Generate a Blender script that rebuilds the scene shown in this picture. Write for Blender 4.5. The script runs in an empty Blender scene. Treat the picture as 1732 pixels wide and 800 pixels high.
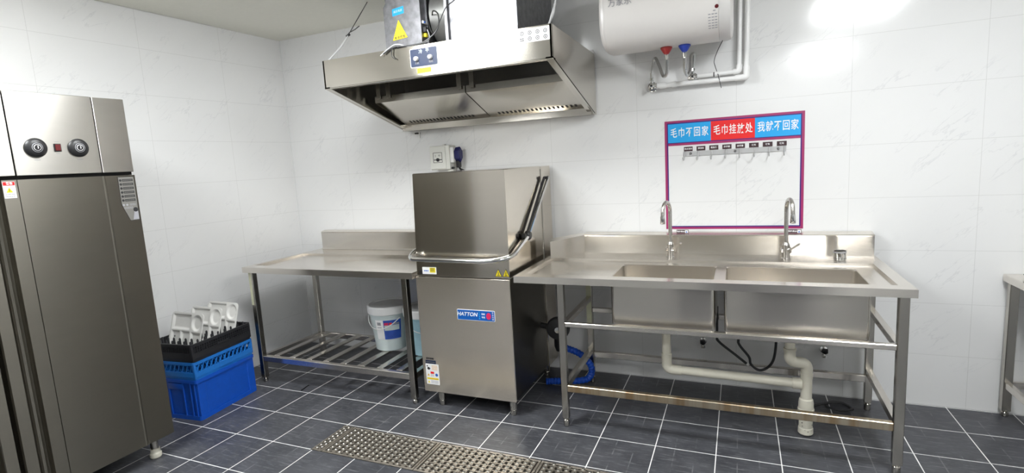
import bpy, bmesh, math, random
from mathutils import Vector, Matrix
random.seed(7)
S = bpy.context.scene
COL = S.collection
PI = math.pi

# ------------------------------------------------------------------ camera
F_PX, CAM = 897.59, Vector((3.6243, -3.5991, 1.5332))
YAW, PITCH, ROLL = -0.40891, 0.13796, 0.05806
ca, sa, cb, sb, cc, sc_ = math.cos(YAW), math.sin(YAW), math.cos(PITCH), math.sin(PITCH), math.cos(ROLL), math.sin(ROLL)
right = Vector((ca, -sa, 0)); fwd = Vector((sa*cb, ca*cb, -sb)); down = fwd.cross(right)
r2 = cc*right + sc_*down; d2 = -sc_*right + cc*down
cd = bpy.data.cameras.new('camera'); cam = bpy.data.objects.new('camera', cd); COL.objects.link(cam)
cd.sensor_width = 36; cd.lens = F_PX/1732*36; cd.clip_start = .02
cam.matrix_world = Matrix(((r2.x, -d2.x, -fwd.x, CAM.x), (r2.y, -d2.y, -fwd.y, CAM.y), (r2.z, -d2.z, -fwd.z, CAM.z), (0, 0, 0, 1)))
S.camera = cam

# ------------------------------------------------------------------ light / exposure
LAMP_E = 44.0
LAMPS = [(1.88, -1.72), (4.5, -1.7), (1.10, -2.95), (4.55, -4.2)]
S.view_settings.view_transform = 'Standard'
try: S.view_settings.look = 'None'
except Exception: pass
S.view_settings.exposure = 0.0
S.view_settings.gamma = 1
S.view_settings.use_curve_mapping = False
W = bpy.data.worlds.new('world'); S.world = W; W.use_nodes = True
W.node_tree.nodes['Background'].inputs[0].default_value = (.8, .85, .9, 1)
W.node_tree.nodes['Background'].inputs[1].default_value = .2

# ------------------------------------------------------------------ materials
def newmat(name):
    m = bpy.data.materials.new(name); m.use_nodes = True
    nt = m.node_tree
    return m, nt, nt.nodes['Principled BSDF']
def L(nt, a, b): nt.links.new(a, b)
def node(nt, t, **k):
    n = nt.nodes.new(t)
    for a, v in k.items(): setattr(n, a, v)
    return n
def math_n(nt, op, a, b=None, c=None):
    n = node(nt, 'ShaderNodeMath', operation=op)
    for i, v in enumerate((a, b, c)):
        if v is None: continue
        if isinstance(v, (int, float)): n.inputs[i].default_value = v
        else: L(nt, v, n.inputs[i])
    return n.outputs[0]
def mixc(nt, fac, a, b):
    n = node(nt, 'ShaderNodeMix', data_type='RGBA')
    for i, v in ((0, fac), (6, a), (7, b)):
        if isinstance(v, (int, float)): n.inputs[i].default_value = v
        elif isinstance(v, tuple): n.inputs[i].default_value = (*v, 1)
        else: L(nt, v, n.inputs[i])
    return n.outputs[2]
def noise(nt, vec, scale, detail=3, rough=.55):
    n = node(nt, 'ShaderNodeTexNoise'); n.inputs['Scale'].default_value = scale
    n.inputs['Detail'].default_value = detail; n.inputs['Roughness'].default_value = rough
    if vec is not None: L(nt, vec, n.inputs['Vector'])
    return n.outputs[0]
def mapping(nt, vec, scale=(1, 1, 1), rot=(0, 0, 0)):
    n = node(nt, 'ShaderNodeMapping'); n.inputs['Scale'].default_value = scale; n.inputs['Rotation'].default_value = rot
    L(nt, vec, n.inputs['Vector']); return n.outputs[0]
def pos(nt): return node(nt, 'ShaderNodeNewGeometry').outputs['Position']
def ramp(nt, v, lo, hi, a=0., b=1.):
    n = node(nt, 'ShaderNodeMapRange'); L(nt, v, n.inputs[0])
    for i, x in enumerate((lo, hi, a, b)): n.inputs[i+1].default_value = x
    return n.outputs[0]

def plain(name, col, rough=.5, metal=0., var=.06, spec=.5, scale=30):
    m, nt, p = newmat(name)
    g = node(nt, 'ShaderNodeTexCoord').outputs['Object']
    n = noise(nt, g, scale)
    c2 = tuple(max(0, c*(1-var*2)) for c in col); c1 = tuple(min(1, c*(1+var)) for c in col)
    L(nt, mixc(nt, n, c2, c1), p.inputs['Base Color'])
    p.inputs['Roughness'].default_value = rough; p.inputs['Metallic'].default_value = metal
    p.inputs['Specular IOR Level'].default_value = spec
    return m

def steel(name, col=(.68, .63, .555), rough=.12, grain='x', aniso=.88, smudge=.04, bump=.0, metal=1.):
    m, nt, p = newmat(name)
    g = node(nt, 'ShaderNodeTexCoord').outputs['Object']
    sc = {'x': (.6, 3, 9), 'z': (9, 9, .6), 'y': (9, .6, 9)}[grain]
    n = noise(nt, mapping(nt, g, sc), 3, 2)
    n2 = noise(nt, g, 2.5, 1)
    L(nt, mixc(nt, n, tuple(c*.96 for c in col), tuple(min(1, c*1.03) for c in col)), p.inputs['Base Color'])
    p.inputs['Metallic'].default_value = metal
    r = math_n(nt, 'ADD', math_n(nt, 'MULTIPLY', n2, smudge), rough)
    L(nt, r, p.inputs['Roughness'])
    p.inputs['Anisotropic'].default_value = aniso; p.inputs['Anisotropic Rotation'].default_value = .25
    if not bump: return m
    b = node(nt, 'ShaderNodeBump'); b.inputs['Strength'].default_value = bump; b.inputs['Distance'].default_value = .01
    L(nt, noise(nt, g, 2.2, 2), b.inputs['Height']); L(nt, b.outputs[0], p.inputs['Normal'])
    return m

def wall_tile(name, axis, joint_off=0., col=(.77, .77, .765)):
    m, nt, p = newmat(name)
    P = pos(nt); s = node(nt, 'ShaderNodeSeparateXYZ'); L(nt, P, s.inputs[0])
    u = s.outputs[axis]; v = s.outputs[2]
    def joint(c, period, off, w):
        t = math_n(nt, 'FRACT', math_n(nt, 'DIVIDE', math_n(nt, 'ADD', c, off), period))
        d = math_n(nt, 'MULTIPLY', math_n(nt, 'MINIMUM', t, math_n(nt, 'SUBTRACT', 1., t)), period)
        return math_n(nt, 'LESS_THAN', d, w)
    j = math_n(nt, 'MAXIMUM', joint(u, .6, joint_off, .0011), joint(v, .3027, -.0045, .0011))
    cmb = node(nt, 'ShaderNodeCombineXYZ'); L(nt, u, cmb.inputs[0]); L(nt, v, cmb.inputs[1])
    # short marble strokes climbing to the right
    q = mapping(nt, mapping(nt, cmb.outputs[0], rot=(0, 0, -.72)), scale=(1.0, 4.2, 1))
    n1 = noise(nt, q, 1.6, 5, .6)
    line = ramp(nt, math_n(nt, 'ABSOLUTE', math_n(nt, 'SUBTRACT', n1, .5)), 0, .012, 1, 0)
    mask = ramp(nt, noise(nt, cmb.outputs[0], 3.1, 2), .47, .62)
    vein = math_n(nt, 'MULTIPLY', math_n(nt, 'MULTIPLY', line, mask), .24)
    cloud = ramp(nt, noise(nt, q, .9, 3), .35, .75, 0, .05)
    c = mixc(nt, math_n(nt, 'ADD', vein, cloud), col, (.42, .43, .45))
    c = mixc(nt, math_n(nt, 'MULTIPLY', j, .45), c, (.45, .45, .43))
    L(nt, c, p.inputs['Base Color'])
    p.inputs['Roughness'].default_value = .14
    b = node(nt, 'ShaderNodeBump'); b.inputs['Strength'].default_value = .25; b.inputs['Distance'].default_value = .001
    b.invert = True; L(nt, j, b.inputs['Height']); L(nt, b.outputs[0], p.inputs['Normal'])
    return m

def floor_tile():
    m, nt, p = newmat('slate_floor_tile')
    P = pos(nt); s = node(nt, 'ShaderNodeSeparateXYZ'); L(nt, P, s.inputs[0])
    x, y = s.outputs[0], s.outputs[1]
    def cell(c, period, off):
        t = math_n(nt, 'FRACT', math_n(nt, 'DIVIDE', math_n(nt, 'ADD', c, off), period))
        return math_n(nt, 'MULTIPLY', math_n(nt, 'MINIMUM', t, math_n(nt, 'SUBTRACT', 1., t)), period)
    wob = math_n(nt, 'MULTIPLY', noise(nt, P, 9, 2), .0015)
    dx = math_n(nt, 'ADD', cell(x, .3, -.5159), wob); dy = math_n(nt, 'ADD', cell(y, .2983, .3057), wob)
    d = math_n(nt, 'MINIMUM', dx, dy)
    j = ramp(nt, d, .0026, .0038, 1, 0)
    # faint embossed sub-lines, broken up by noise
    sub = math_n(nt, 'MINIMUM', cell(x, .1, -.5159), cell(y, .0994, .3057))
    brk = ramp(nt, noise(nt, P, 7, 4), .5, .62)
    sl = math_n(nt, 'MULTIPLY', math_n(nt, 'MULTIPLY', ramp(nt, sub, .001, .004, 1, 0), brk), .35)
    n1 = noise(nt, P, 6, 6, .65); n2 = noise(nt, mapping(nt, P, (3, 20, 1)), 4, 4, .7)
    base = mixc(nt, ramp(nt, n1, .3, .7), (.037, .039, .046), (.080, .082, .092))
    base = mixc(nt, math_n(nt, 'MULTIPLY', ramp(nt, n2, .52, .75), .42), base, (.27, .27, .285))
    base = mixc(nt, sl, base, (.32, .32, .33))
    c = mixc(nt, j, base, (.82, .82, .80))
    L(nt, c, p.inputs['Base Color'])
    L(nt, ramp(nt, n1, .2, .8, .3, .5), p.inputs['Roughness'])
    p.inputs['Specular IOR Level'].default_value = .45
    b = node(nt, 'ShaderNodeBump'); b.inputs['Strength'].default_value = .25; b.inputs['Distance'].default_value = .003
    L(nt, n1, b.inputs['Height']); L(nt, b.outputs[0], p.inputs['Normal'])
    return m

def emis(name, col, e):
    m, nt, p = newmat(name)
    p.inputs['Base Color'].default_value = (.9, .9, .9, 1)
    p.inputs['Emission Color'].default_value = (*col, 1); p.inputs['Emission Strength'].default_value = e
    return m

def welded():
    # rail tube with heat bands left by welding and polishing
    m, nt, p = newmat('heat_banded_steel')
    g = node(nt, 'ShaderNodeTexCoord').outputs['Object']
    w = noise(nt, mapping(nt, g, (26, 1, 1)), 1, 2)
    L(nt, mixc(nt, ramp(nt, w, .35, .65), (.50, .36, .22), (.66, .58, .44)), p.inputs['Base Color'])
    p.inputs['Metallic'].default_value = 1; p.inputs['Roughness'].default_value = .34
    return m

M = dict(
    wall_b=wall_tile('marble_wall_tile', 0, -.0063), wall_l=wall_tile('marble_wall_tile_side', 1, .575),
    floor=floor_tile(),
    ceil=plain('ceiling_paint', (.86, .85, .77), .7, var=.02),
    steel=steel('brushed_steel'), steel_p=steel('panel_front_steel', (.72, .655, .565), .15, metal=.84), steelz=steel('brushed_steel_upright', (.50, .475, .43), grain='z', rough=.16),
    steel_d=steel('door_steel', (.20, .187, .158), .33), steel_c=steel('panel_steel', (.55, .53, .49), .3), steel_t=steel('table_steel', (.74, .70, .645), .18, smudge=.06, metal=.96), steel_b=steel('bowl_steel', (.72, .68, .62), .20, aniso=.7, metal=.97),
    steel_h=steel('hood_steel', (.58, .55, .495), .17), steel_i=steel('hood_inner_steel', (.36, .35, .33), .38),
    weld=welded(), galv=plain('galvanised_sheet', (.27, .27, .285), .42, 1., var=.3, scale=26),
    chrome=plain('chrome', (.72, .72, .71), .1, 1., var=.02),
    faucet=steel('satin_faucet_steel', (.52, .50, .47), .19, 'z'),
    black=plain('black_plastic', (.012, .012, .013), .4), dark=plain('dark_rubber', (.03, .03, .032), .55),
    gap=plain('shadow_gap_dark', (.01, .01, .01), .9),
    white=plain('white_plastic', (.80, .80, .78), .35, var=.02), pvc=plain('ivory_pvc', (.74, .71, .60), .35, var=.03),
    pipe=plain('white_pipe', (.82, .82, .81), .3, var=.02), melamine=plain('white_melamine', (.80, .79, .76), .22, var=.02),
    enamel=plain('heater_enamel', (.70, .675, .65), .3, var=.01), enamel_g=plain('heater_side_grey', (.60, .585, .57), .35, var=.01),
    blue=plain('crate_blue', (.004, .085, .52), .42, var=.08), blue2=plain('rack_blue', (.012, .17, .58), .45, var=.06),
    rackk=plain('rack_black', (.016, .016, .019), .5),
    red=plain('red_plastic', (.30, .015, .015), .4), blue3=plain('collar_blue', (.01, .04, .35), .4),
    darkred=plain('dark_red_switch', (.10, .008, .01), .3), navy=plain('panel_navy', (.002, .014, .055), .35, var=.03),
    yellow=plain('sticker_yellow', (.86, .70, .02), .45, var=.03), cyan=plain('sign_cyan', (.010, .35, .76), .4, var=.02),
    signred=plain('sign_red', (.75, .012, .012), .4, var=.02), magenta=plain('border_magenta', (.33, .025, .12), .4, var=.03),
    violet=plain('border_violet', (.035, .008, .17), .4, var=.03),
    paper=plain('sticker_white', (.84, .84, .84), .5, var=.02), paperg=plain('label_grey', (.17, .165, .15), .4, var=.03),
    ink=plain('ink_black', (.02, .02, .022), .5), inkg=plain('ink_grey', (.32, .32, .34), .5), inkb=plain('ink_blue', (.02, .12, .5), .5),
    inko=plain('ink_orange', (.75, .38, .03), .5), tag=plain('tag_brown', (.045, .018, .022), .4),
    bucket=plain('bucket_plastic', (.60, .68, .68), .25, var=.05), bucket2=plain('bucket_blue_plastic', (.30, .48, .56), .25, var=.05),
    lid=plain('lid_plastic', (.80, .80, .79), .35, var=.02), labelb=plain('label_blue', (.03, .10, .50), .35, var=.3, scale=14),
    brand=plain('brand_blue', (.004, .10, .42), .3, var=.05), pink=plain('brand_red', (.65, .02, .10), .4),
    socket=plain('switch_box_ivory', (.70, .70, .65), .4, var=.02), plug=plain('plug_blue', (.008, .010, .10), .4),
    wire=plain('wire_grey', (.03, .03, .03), .4), steelwire=plain('wire_rope', (.62, .62, .62), .4, .3),
    wirew=plain('white_cable', (.5, .5, .5), .45), braid=plain('braided_hose', (.62, .62, .61), .28, 1., var=.3, scale=300),
    copper=plain('copper_tape', (.55, .22, .10), .4, .6), bluehose=plain('blue_hose', (.005, .07, .48), .4, var=.06),
    grate=plain('worn_steel_grate', (.36, .325, .275), .42, .75, var=.3, scale=45), stud=plain('polished_stud', (.62, .61, .56), .3, .6, var=.05),
    pit=plain('drain_pit', (.02, .02, .018), .8), duct_in=plain('duct_dark', (.30, .30, .29), .45, .8, var=.1),
    lamp=emis('led_diffuser', (.96, .985, 1.), LAMP_E),
    film=plain('protective_film', (.62, .62, .44), .4),
    rail=plain('rail_grey_white', (.50, .50, .50), .35, .2, var=.02),
    foam=plain('foam_sealant', (.8, .8, .79), .8), doorg=plain('door_paint', (.10, .10, .11), .5),
)

# ------------------------------------------------------------------ mesh builder
class MB:
    def __init__(self): self.v = []; self.f = []; self.m = []; self.mats = []
    def mi(self, mat):
        if mat not in self.mats: self.mats.append(mat)
        return self.mats.index(mat)
    def add(self, vs, fs, mat):
        o = len(self.v); self.v += [Vector(p) for p in vs]; k = self.mi(mat)
        for f in fs: self.f.append([i+o for i in f]); self.m.append(k)
        return self
    def box(self, lo, hi, mat, bev=.0015):
        lo, hi = Vector([min(a, b) for a, b in zip(lo, hi)]), Vector([max(a, b) for a, b in zip(lo, hi)])
        c = (lo+hi)/2; h = (hi-lo)/2; bev = min(bev, min(h)*.6)
        if bev <= 0:
            vs = [c+Vector((sx*h.x, sy*h.y, sz*h.z)) for sx in (-1, 1) for sy in (-1, 1) for sz in (-1, 1)]
            return self.add(vs, [(0, 1, 3, 2), (4, 6, 7, 5), (0, 4, 5, 1), (2, 3, 7, 6), (0, 2, 6, 4), (1, 5, 7, 3)], mat)
        bm = bmesh.new(); bmesh.ops.create_cube(bm, size=1)
        for v in bm.verts: v.co = Vector((c.x+v.co.x*2*h.x, c.y+v.co.y*2*h.y, c.z+v.co.z*2*h.z))
        bmesh.ops.bevel(bm, geom=bm.edges[:], offset=bev, segments=2 if bev > .004 else 1, affect='EDGES', profile=.5)
        return self.addbm(bm, mat)
    def addbm(self, bm, mat):
        bm.verts.index_update()
        self.add([v.co.copy() for v in bm.verts], [[v.index for v in f.verts] for f in bm.faces], mat); bm.free(); return self
    def prism(self, pts, fn, t0, t1, mat):
        # pts: 2-D outline; fn(a, b, t) -> 3-D point
        n = len(pts); vs = [fn(a, b, t0) for a, b in pts]+[fn(a, b, t1) for a, b in pts]
        fs = [list(range(n))[::-1], list(range(n, 2*n))]+[[i, (i+1) % n, n+(i+1) % n, n+i] for i in range(n)]
        return self.add(vs, fs, mat)
    def lathe(self, prof, origin, axis, mat, n=28, cap=True):
        # prof: (radius, height) pairs along axis
        ax = Vector(axis).normalized(); a = ax.orthogonal().normalized(); b = ax.cross(a); o = Vector(origin)
        vs = []; fs = []
        for r, h in prof:
            for k in range(n):
                t = 2*PI*k/n; vs.append(o+ax*h+(a*math.cos(t)+b*math.sin(t))*max(r, 1e-5))
        for i in range(len(prof)-1):
            for k in range(n): fs.append([i*n+k, i*n+(k+1) % n, (i+1)*n+(k+1) % n, (i+1)*n+k])
        if cap: fs += [list(range(n))[::-1], [(len(prof)-1)*n+k for k in range(n)]]
        return self.add(vs, fs, mat)
    def tube(self, path, r, mat, n=10, smooth=0, rf=None):
        P = [Vector(p) for p in path]
        if smooth: P = spline(P, smooth)
        vs = []; fs = []; T = None
        up = None
        for i, p in enumerate(P):
            t = (P[min(i+1, len(P)-1)]-P[max(i-1, 0)]).normalized()
            if up is None: up = t.orthogonal().normalized()
            else:
                up = up-t*up.dot(t)
                up = up.normalized() if up.length > 1e-6 else t.orthogonal().normalized()
            b = t.cross(up); rr = r if rf is None else rf(i/(len(P)-1))*r
            for k in range(n):
                a = 2*PI*k/n; vs.append(p+(up*math.cos(a)+b*math.sin(a))*rr)
        for i in range(len(P)-1):
            for k in range(n): fs.append([i*n+k, i*n+(k+1) % n, (i+1)*n+(k+1) % n, (i+1)*n+k])
        fs += [list(range(n))[::-1], [(len(P)-1)*n+k for k in range(n)]]
        return self.add(vs, fs, mat)
    def bar(self, a, b, w, h, mat, up=(0, 0, 1)):
        # rectangular tube from a to b
        a, b = Vector(a), Vector(b); t = (b-a).normalized(); s = t.cross(Vector(up)).normalized(); u = s.cross(t)
        vs = [p+s*w/2*i+u*h/2*j for p in (a, b) for i, j in ((-1, -1), (1, -1), (1, 1), (-1, 1))]
        return self.add(vs, [(3, 2, 1, 0), (4, 5, 6, 7), (0, 1, 5, 4), (1, 2, 6, 5), (2, 3, 7, 6), (3, 0, 4, 7)], mat)
    def loft(self, rings, mat, cap0=True, cap1=True):
        n = len(rings[0]); vs = [p for r in rings for p in r]; fs = []
        for i in range(len(rings)-1):
            for k in range(n): fs.append([i*n+k, i*n+(k+1) % n, (i+1)*n+(k+1) % n, (i+1)*n+k])
        if cap0: fs.append(list(range(n))[::-1])
        if cap1: fs.append([(len(rings)-1)*n+k for k in range(n)])
        return self.add(vs, fs, mat)
    def text(self, body, at, size, mat, plane='y', sx=1., bold=0., thick=.0006, align='CENTER', shear=0., skew=0.):
        c = bpy.data.curves.new('lettering', 'FONT'); c.body = body; c.size = size; c.align_x = align; c.align_y = 'CENTER'
        c.extrude = thick; c.offset = bold*size; c.shear = shear; c.resolution_u = 3
        o = bpy.data.objects.new('lettering', c); COL.objects.link(o)
        bpy.context.view_layer.update()
        me = bpy.data.meshes.new_from_object(o.evaluated_get(bpy.context.evaluated_depsgraph_get()))
        at = Vector(at); vs = []
        for v in me.vertices:
            x, y, z = v.co.x*sx, v.co.y+v.co.x*skew, v.co.z
            if plane == 'y': vs.append(at+Vector((x, -z, y)))
            else: vs.append(at+Vector((z, x, y)))
        self.add(vs, [list(p.vertices) for p in me.polygons], mat)
        bpy.data.objects.remove(o); bpy.data.meshes.remove(me); bpy.data.curves.remove(c)
        return self
    def build(self, name, parent=None, loc=None, angle=28, local=False):
        # vertices are in world space unless local; parts are stored relative to their thing's base
        base = Vector((0, 0, 0))
        if not local:
            q = parent
            while q is not None: base += q.location; q = q.parent
            if loc is not None: base = Vector(loc)
        me = bpy.data.meshes.new(name)
        me.from_pydata([tuple(v-base) for v in self.v], [], self.f)
        for mt in self.mats: me.materials.append(mt)
        me.polygons.foreach_set('material_index', self.m)
        me.polygons.foreach_set('use_smooth', [True]*len(self.f))
        bm = bmesh.new(); bm.from_mesh(me); bmesh.ops.recalc_face_normals(bm, faces=bm.faces[:]); bm.to_mesh(me); bm.free()
        me.set_sharp_from_angle(angle=math.radians(angle)); me.update()
        o = bpy.data.objects.new(name, me); COL.objects.link(o)
        if parent is not None: o.parent = parent
        elif loc is not None: o.location = loc
        return o

def spline(P, k):
    out = []
    for i in range(len(P)-1):
        p0, p1, p2, p3 = P[max(i-1, 0)], P[i], P[i+1], P[min(i+2, len(P)-1)]
        for j in range(k):
            t = j/k
            out.append(.5*((2*p1)+(p2-p0)*t+(2*p0-5*p1+4*p2-p3)*t*t+(3*p1-p0-3*p2+p3)*t**3))
    return out+[P[-1]]
def arc_path(P, rad, k=6):
    # polyline with rounded corners
    P = [Vector(p) for p in P]; out = [P[0]]
    for i in range(1, len(P)-1):
        a = (P[i-1]-P[i]); b = (P[i+1]-P[i]); r = min(rad, a.length*.49, b.length*.49)
        s, e = P[i]+a.normalized()*r, P[i]+b.normalized()*r
        for j in range(k+1):
            t = j/k; out.append(s*(1-t)**2+P[i]*2*t*(1-t)+e*t*t)
    return out+[P[-1]]
def rrect(x0, x1, y0, y1, r, k=4):
    out = []
    for cx, cy, a0 in ((x1-r, y1-r, 0), (x0+r, y1-r, PI/2), (x0+r, y0+r, PI), (x1-r, y0+r, 1.5*PI)):
        for j in range(k+1):
            a = a0+PI/2*j/k; out.append((cx+r*math.cos(a), cy+r*math.sin(a)))
    return out
def circ(cx, cy, r, n=20, ry=None): return [(cx+r*math.cos(2*PI*i/n), cy+(ry or r)*math.sin(2*PI*i/n)) for i in range(n)]
FRONT = lambda y: (lambda a, b, t: Vector((a, y-t, b)))      # sheet facing the camera side (-y); t is its thickness
SIDEX = lambda x: (lambda a, b, t: Vector((x+t, a, b)))      # sheet facing +x
FLAT = lambda a, b, t: Vector((a, b, t))
ALONGX = lambda a, b, t: Vector((t, a, b))
def rect(a0, a1, b0, b1): return [(a0, b0), (a1, b0), (a1, b1), (a0, b1)]
def sheet(mb, a0, a1, b0, b1, fn, mat, t0=0., t1=.001): return mb.prism(rect(a0, a1, b0, b1), fn, t0, t1, mat)
def textlines(mb, a0, a1, b0, b1, n, fn, mat, h=.4, t=.0014):
    # small print: broken bars
    for i in range(n):
        b = b1-(i+.5)*(b1-b0)/n; hh = (b1-b0)/n*h/2; a = a0
        while a < a1-.001:
            w = min(a1-a, (b1-b0)/n*random.uniform(.5, 1.4))
            if w > .0008: sheet(mb, a, a+w*.8, b-hh, b+hh, fn, mat, .0009, t)
            a += w
def terrace(mb, xs, ys, zf, mat, zbot):
    # stepped sheet: zf(i, j) height of a cell or None for a hole; closes outer skirts down to zbot
    nx, ny = len(xs)-1, len(ys)-1
    Z = lambda i, j: zf(i, j) if 0 <= i < nx and 0 <= j < ny else 'out'
    for i in range(nx):
        for j in range(ny):
            z = zf(i, j)
            if z is None: continue
            x0, x1, y0, y1 = xs[i], xs[i+1], ys[j], ys[j+1]
            mb.add([(x0, y0, z), (x1, y0, z), (x1, y1, z), (x0, y1, z)], [(0, 1, 2, 3)], mat)
            for di, dj, a, b in ((1, 0, (x1, y0), (x1, y1)), (-1, 0, (x0, y1), (x0, y0)), (0, 1, (x1, y1), (x0, y1)), (0, -1, (x0, y0), (x1, y0))):
                w = Z(i+di, j+dj)
                if w is None: w = z-.012
                elif w == 'out': w = zbot
                if w < z-1e-6: mb.add([(a[0], a[1], z), (b[0], b[1], z), (b[0], b[1], w), (a[0], a[1], w)], [(0, 1, 2, 3)], mat)

# ------------------------------------------------------------------ things
def tag(o, label=None, cat=None, group=None, kind=None):
    if label: o['label'] = label
    if cat: o['category'] = cat
    if group: o['group'] = group
    if kind: o['kind'] = kind
    return o
def thing(name, label, cat, loc, group=None, rz=0.):
    o = bpy.data.objects.new(name, None); COL.objects.link(o); o.empty_display_size = .05
    o.location = loc; o.rotation_euler = (0, 0, rz)
    bpy.context.view_layer.update()
    return tag(o, label, cat, group)
def kids(o): return [c for c in bpy.data.objects if c.parent == o]
def dup(root, loc, rz=None, label=None):
    r = root.copy(); COL.objects.link(r); r.location = loc
    if rz is not None: r.rotation_euler = (0, 0, rz)
    if label: r['label'] = label
    for c in kids(root):
        d = c.copy(); COL.objects.link(d); d.parent = r
        for g in kids(c):
            e = g.copy(); COL.objects.link(e); e.parent = d
    return r
def struct(mb, name): return tag(mb.build(name), kind='structure')

# ================================================================== SETTING
XR, YF, ZC = 6.6, -5.6, 2.676
SK = .037
lwx = lambda y: SK*y
# drain channel cut-out in the floor
DX0, DX1, DY0, DY1 = 1.402, 3.29, -1.503, -1.214
mb = MB(); terrace(mb, [-.4, DX0, DX1, XR+.1], [YF-.1, DY0, DY1, .1], lambda i, j: None if (i, j) == (1, 1) else 0., M['floor'], -.06)
floor_o = struct(mb, 'floor')
mb = MB()
mb.box((DX0-.01, DY0-.01, -.055), (DX1+.01, DY1+.01, -.045), M['pit'], 0)
for a, b in (((DX0-.012, DY0-.012), (DX0, DY1+.012)), ((DX1, DY0-.012), (DX1+.012, DY1+.012)), ((DX0, DY0-.012), (DX1, DY0)), ((DX0, DY1), (DX1, DY1+.012))):
    mb.box((a[0], a[1], -.05), (b[0], b[1], -.001), M['pit'], 0)
struct(mb, 'trim_1')
mb = MB().box((-.4, 0, -.05), (XR+.1, .1, ZC+.1), M['wall_b'], 0); struct(mb, 'wall_back')
mb = MB(); mb.prism([(0, 0), (lwx(YF), YF), (lwx(YF)-.1, YF), (-.1, 0)], FLAT, -.05, ZC+.1, M['wall_l']); struct(mb, 'wall_left')
mb = MB().box((XR, YF, -.05), (XR+.1, 0, ZC+.1), M['wall_l'], 0); struct(mb, 'wall_right')
mb = MB()
mb.box((-.4, YF-.1, -.05), (3.2, YF, ZC+.1), M['wall_b'], 0); mb.box((4.7, YF-.1, -.05), (XR+.1, YF, ZC+.1), M['wall_b'], 0)
mb.box((3.2, YF-.1, 2.1), (4.7, YF, ZC+.1), M['wall_b'], 0); struct(mb, 'wall_front')
mb = MB(); mb.box((3.2, YF-.08, 0), (3.945, YF-.03, 2.1), M['doorg']); mb.box((3.955, YF-.08, 0), (4.7, YF-.03, 2.1), M['doorg']); struct(mb, 'added_door')  # unseen dark double door, added for the steel to reflect
mb = MB(); mb.prism([(.002, .1), (lwx(YF)+.034, YF-.1), (XR+.1, YF-.1), (XR+.1, .1)], FLAT, ZC, ZC+.08, M['ceil']); struct(mb, 'ceiling')
mb = MB(); mb.prism([(-.02, 0), (lwx(YF)-.02, YF), (lwx(YF)+.06, YF), (.03, 0)], FLAT, ZC+.085, ZC+.1, M['gap']); struct(mb, 'ceiling_gap_shade')  # near-black sheet paints the shade inside the gap at the ceiling edge

# ceiling lamps
for k, (x, y) in enumerate(LAMPS):
    lab = ['square LED ceiling panel above the extraction hood side of the room', 'square LED ceiling panel over the double sink table',
           'square LED ceiling panel in front of the steel cabinet', 'square LED ceiling panel behind the viewer on the right'][k]
    t = thing('ceiling_light', lab, 'ceiling light', (x, y, ZC), 'LED panels in the ceiling')
    f = MB()
    for a, b in (((-.3, -.3), (.3, -.285)), ((-.3, .285), (.3, .3)), ((-.3, -.285), (-.285, .285)), ((.285, -.285), (.3, .285))):
        f.box((x+a[0], y+a[1], ZC-.010), (x+b[0], y+b[1], ZC), M['white'])
    f.build('frame', t)
    MB().box((x-.283, y-.283, ZC-.065), (x+.283, y+.283, ZC-.002), M['lamp'], .012).build('diffuser', t)

# ================================================================== LARGE OBJECTS
# ---------------------------------------------------------------- tall cabinet on the left
CX = .65
t = thing('steel_cabinet', 'tall stainless steel cabinet with two black dials, standing against the left wall', 'cabinet', (.33, -2.78, 0))
y0, y1, ym = -3.795, -1.757, -2.4365
body = MB(); body.box((.0, y0, .12), (.60, y1, 1.98), M['steel_d'], .003); body.build('body', t)
p = MB()
p.box((.598, y1-.150, 1.602), (CX, y1, 1.978), M['steel_c'], .002); p.build('side_panel', t)
p = MB(); p.box((.598, -2.262, 1.602), (CX, y1-.154, 1.978), M['steel_c'], .002); cp = p.build('control_panel', t)
p = MB(); p.box((.598, ym+.002, 1.602), (CX, -2.267, 1.978), M['steel_c'], .002); p.build('side_panel', t)
p = MB(); p.box((.598, y0, 1.602), (CX, ym-.003, 1.978), M['steel_c'], .002); p.build('side_panel', t)
p = MB(); p.box((.59, y0, 1.586), (.628, y1, 1.602), M['gap'], 0); p.build('gap_shade', t)  # near-black strip paints the shade in the slit above the doors
def door_profile(s):
    # (y, x) outline of one door, s = +1 right door, -1 mirrored
    q = [(y1, CX), (-1.902, CX), (-1.906, CX+.003), (-1.911, CX+.003), (-1.915, CX), (-2.2645, CX), (-2.266, CX-.006), (-2.2675, CX), (-2.322, CX)]
    for k in range(1, 8):
        a = PI*k/8; q.append((-2.349+.026*math.cos(a), CX-.034*math.sin(a)))
    q += [(-2.377, CX), (-2.380, CX+.004), (-2.424, CX+.004), (-2.429, CX-.004), (-2.429, .60), (y1, .60)]
    return q if s > 0 else [(2*ym-a, b) for a, b in q]
for s, dy in ((1, 0), (-1, 0), (1, -1.3585)):  # last entry: unseen third door, added for its dark reflection in the dishwasher
    d = MB().prism([(a+dy, b) for a, b in door_profile(s)], lambda a, b, tt: Vector((b, a, tt)), .12, 1.585, M['steel_d']); dr = d.build('door', t, angle=8)
    if s > 0 and not dy: door_r = dr

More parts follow.
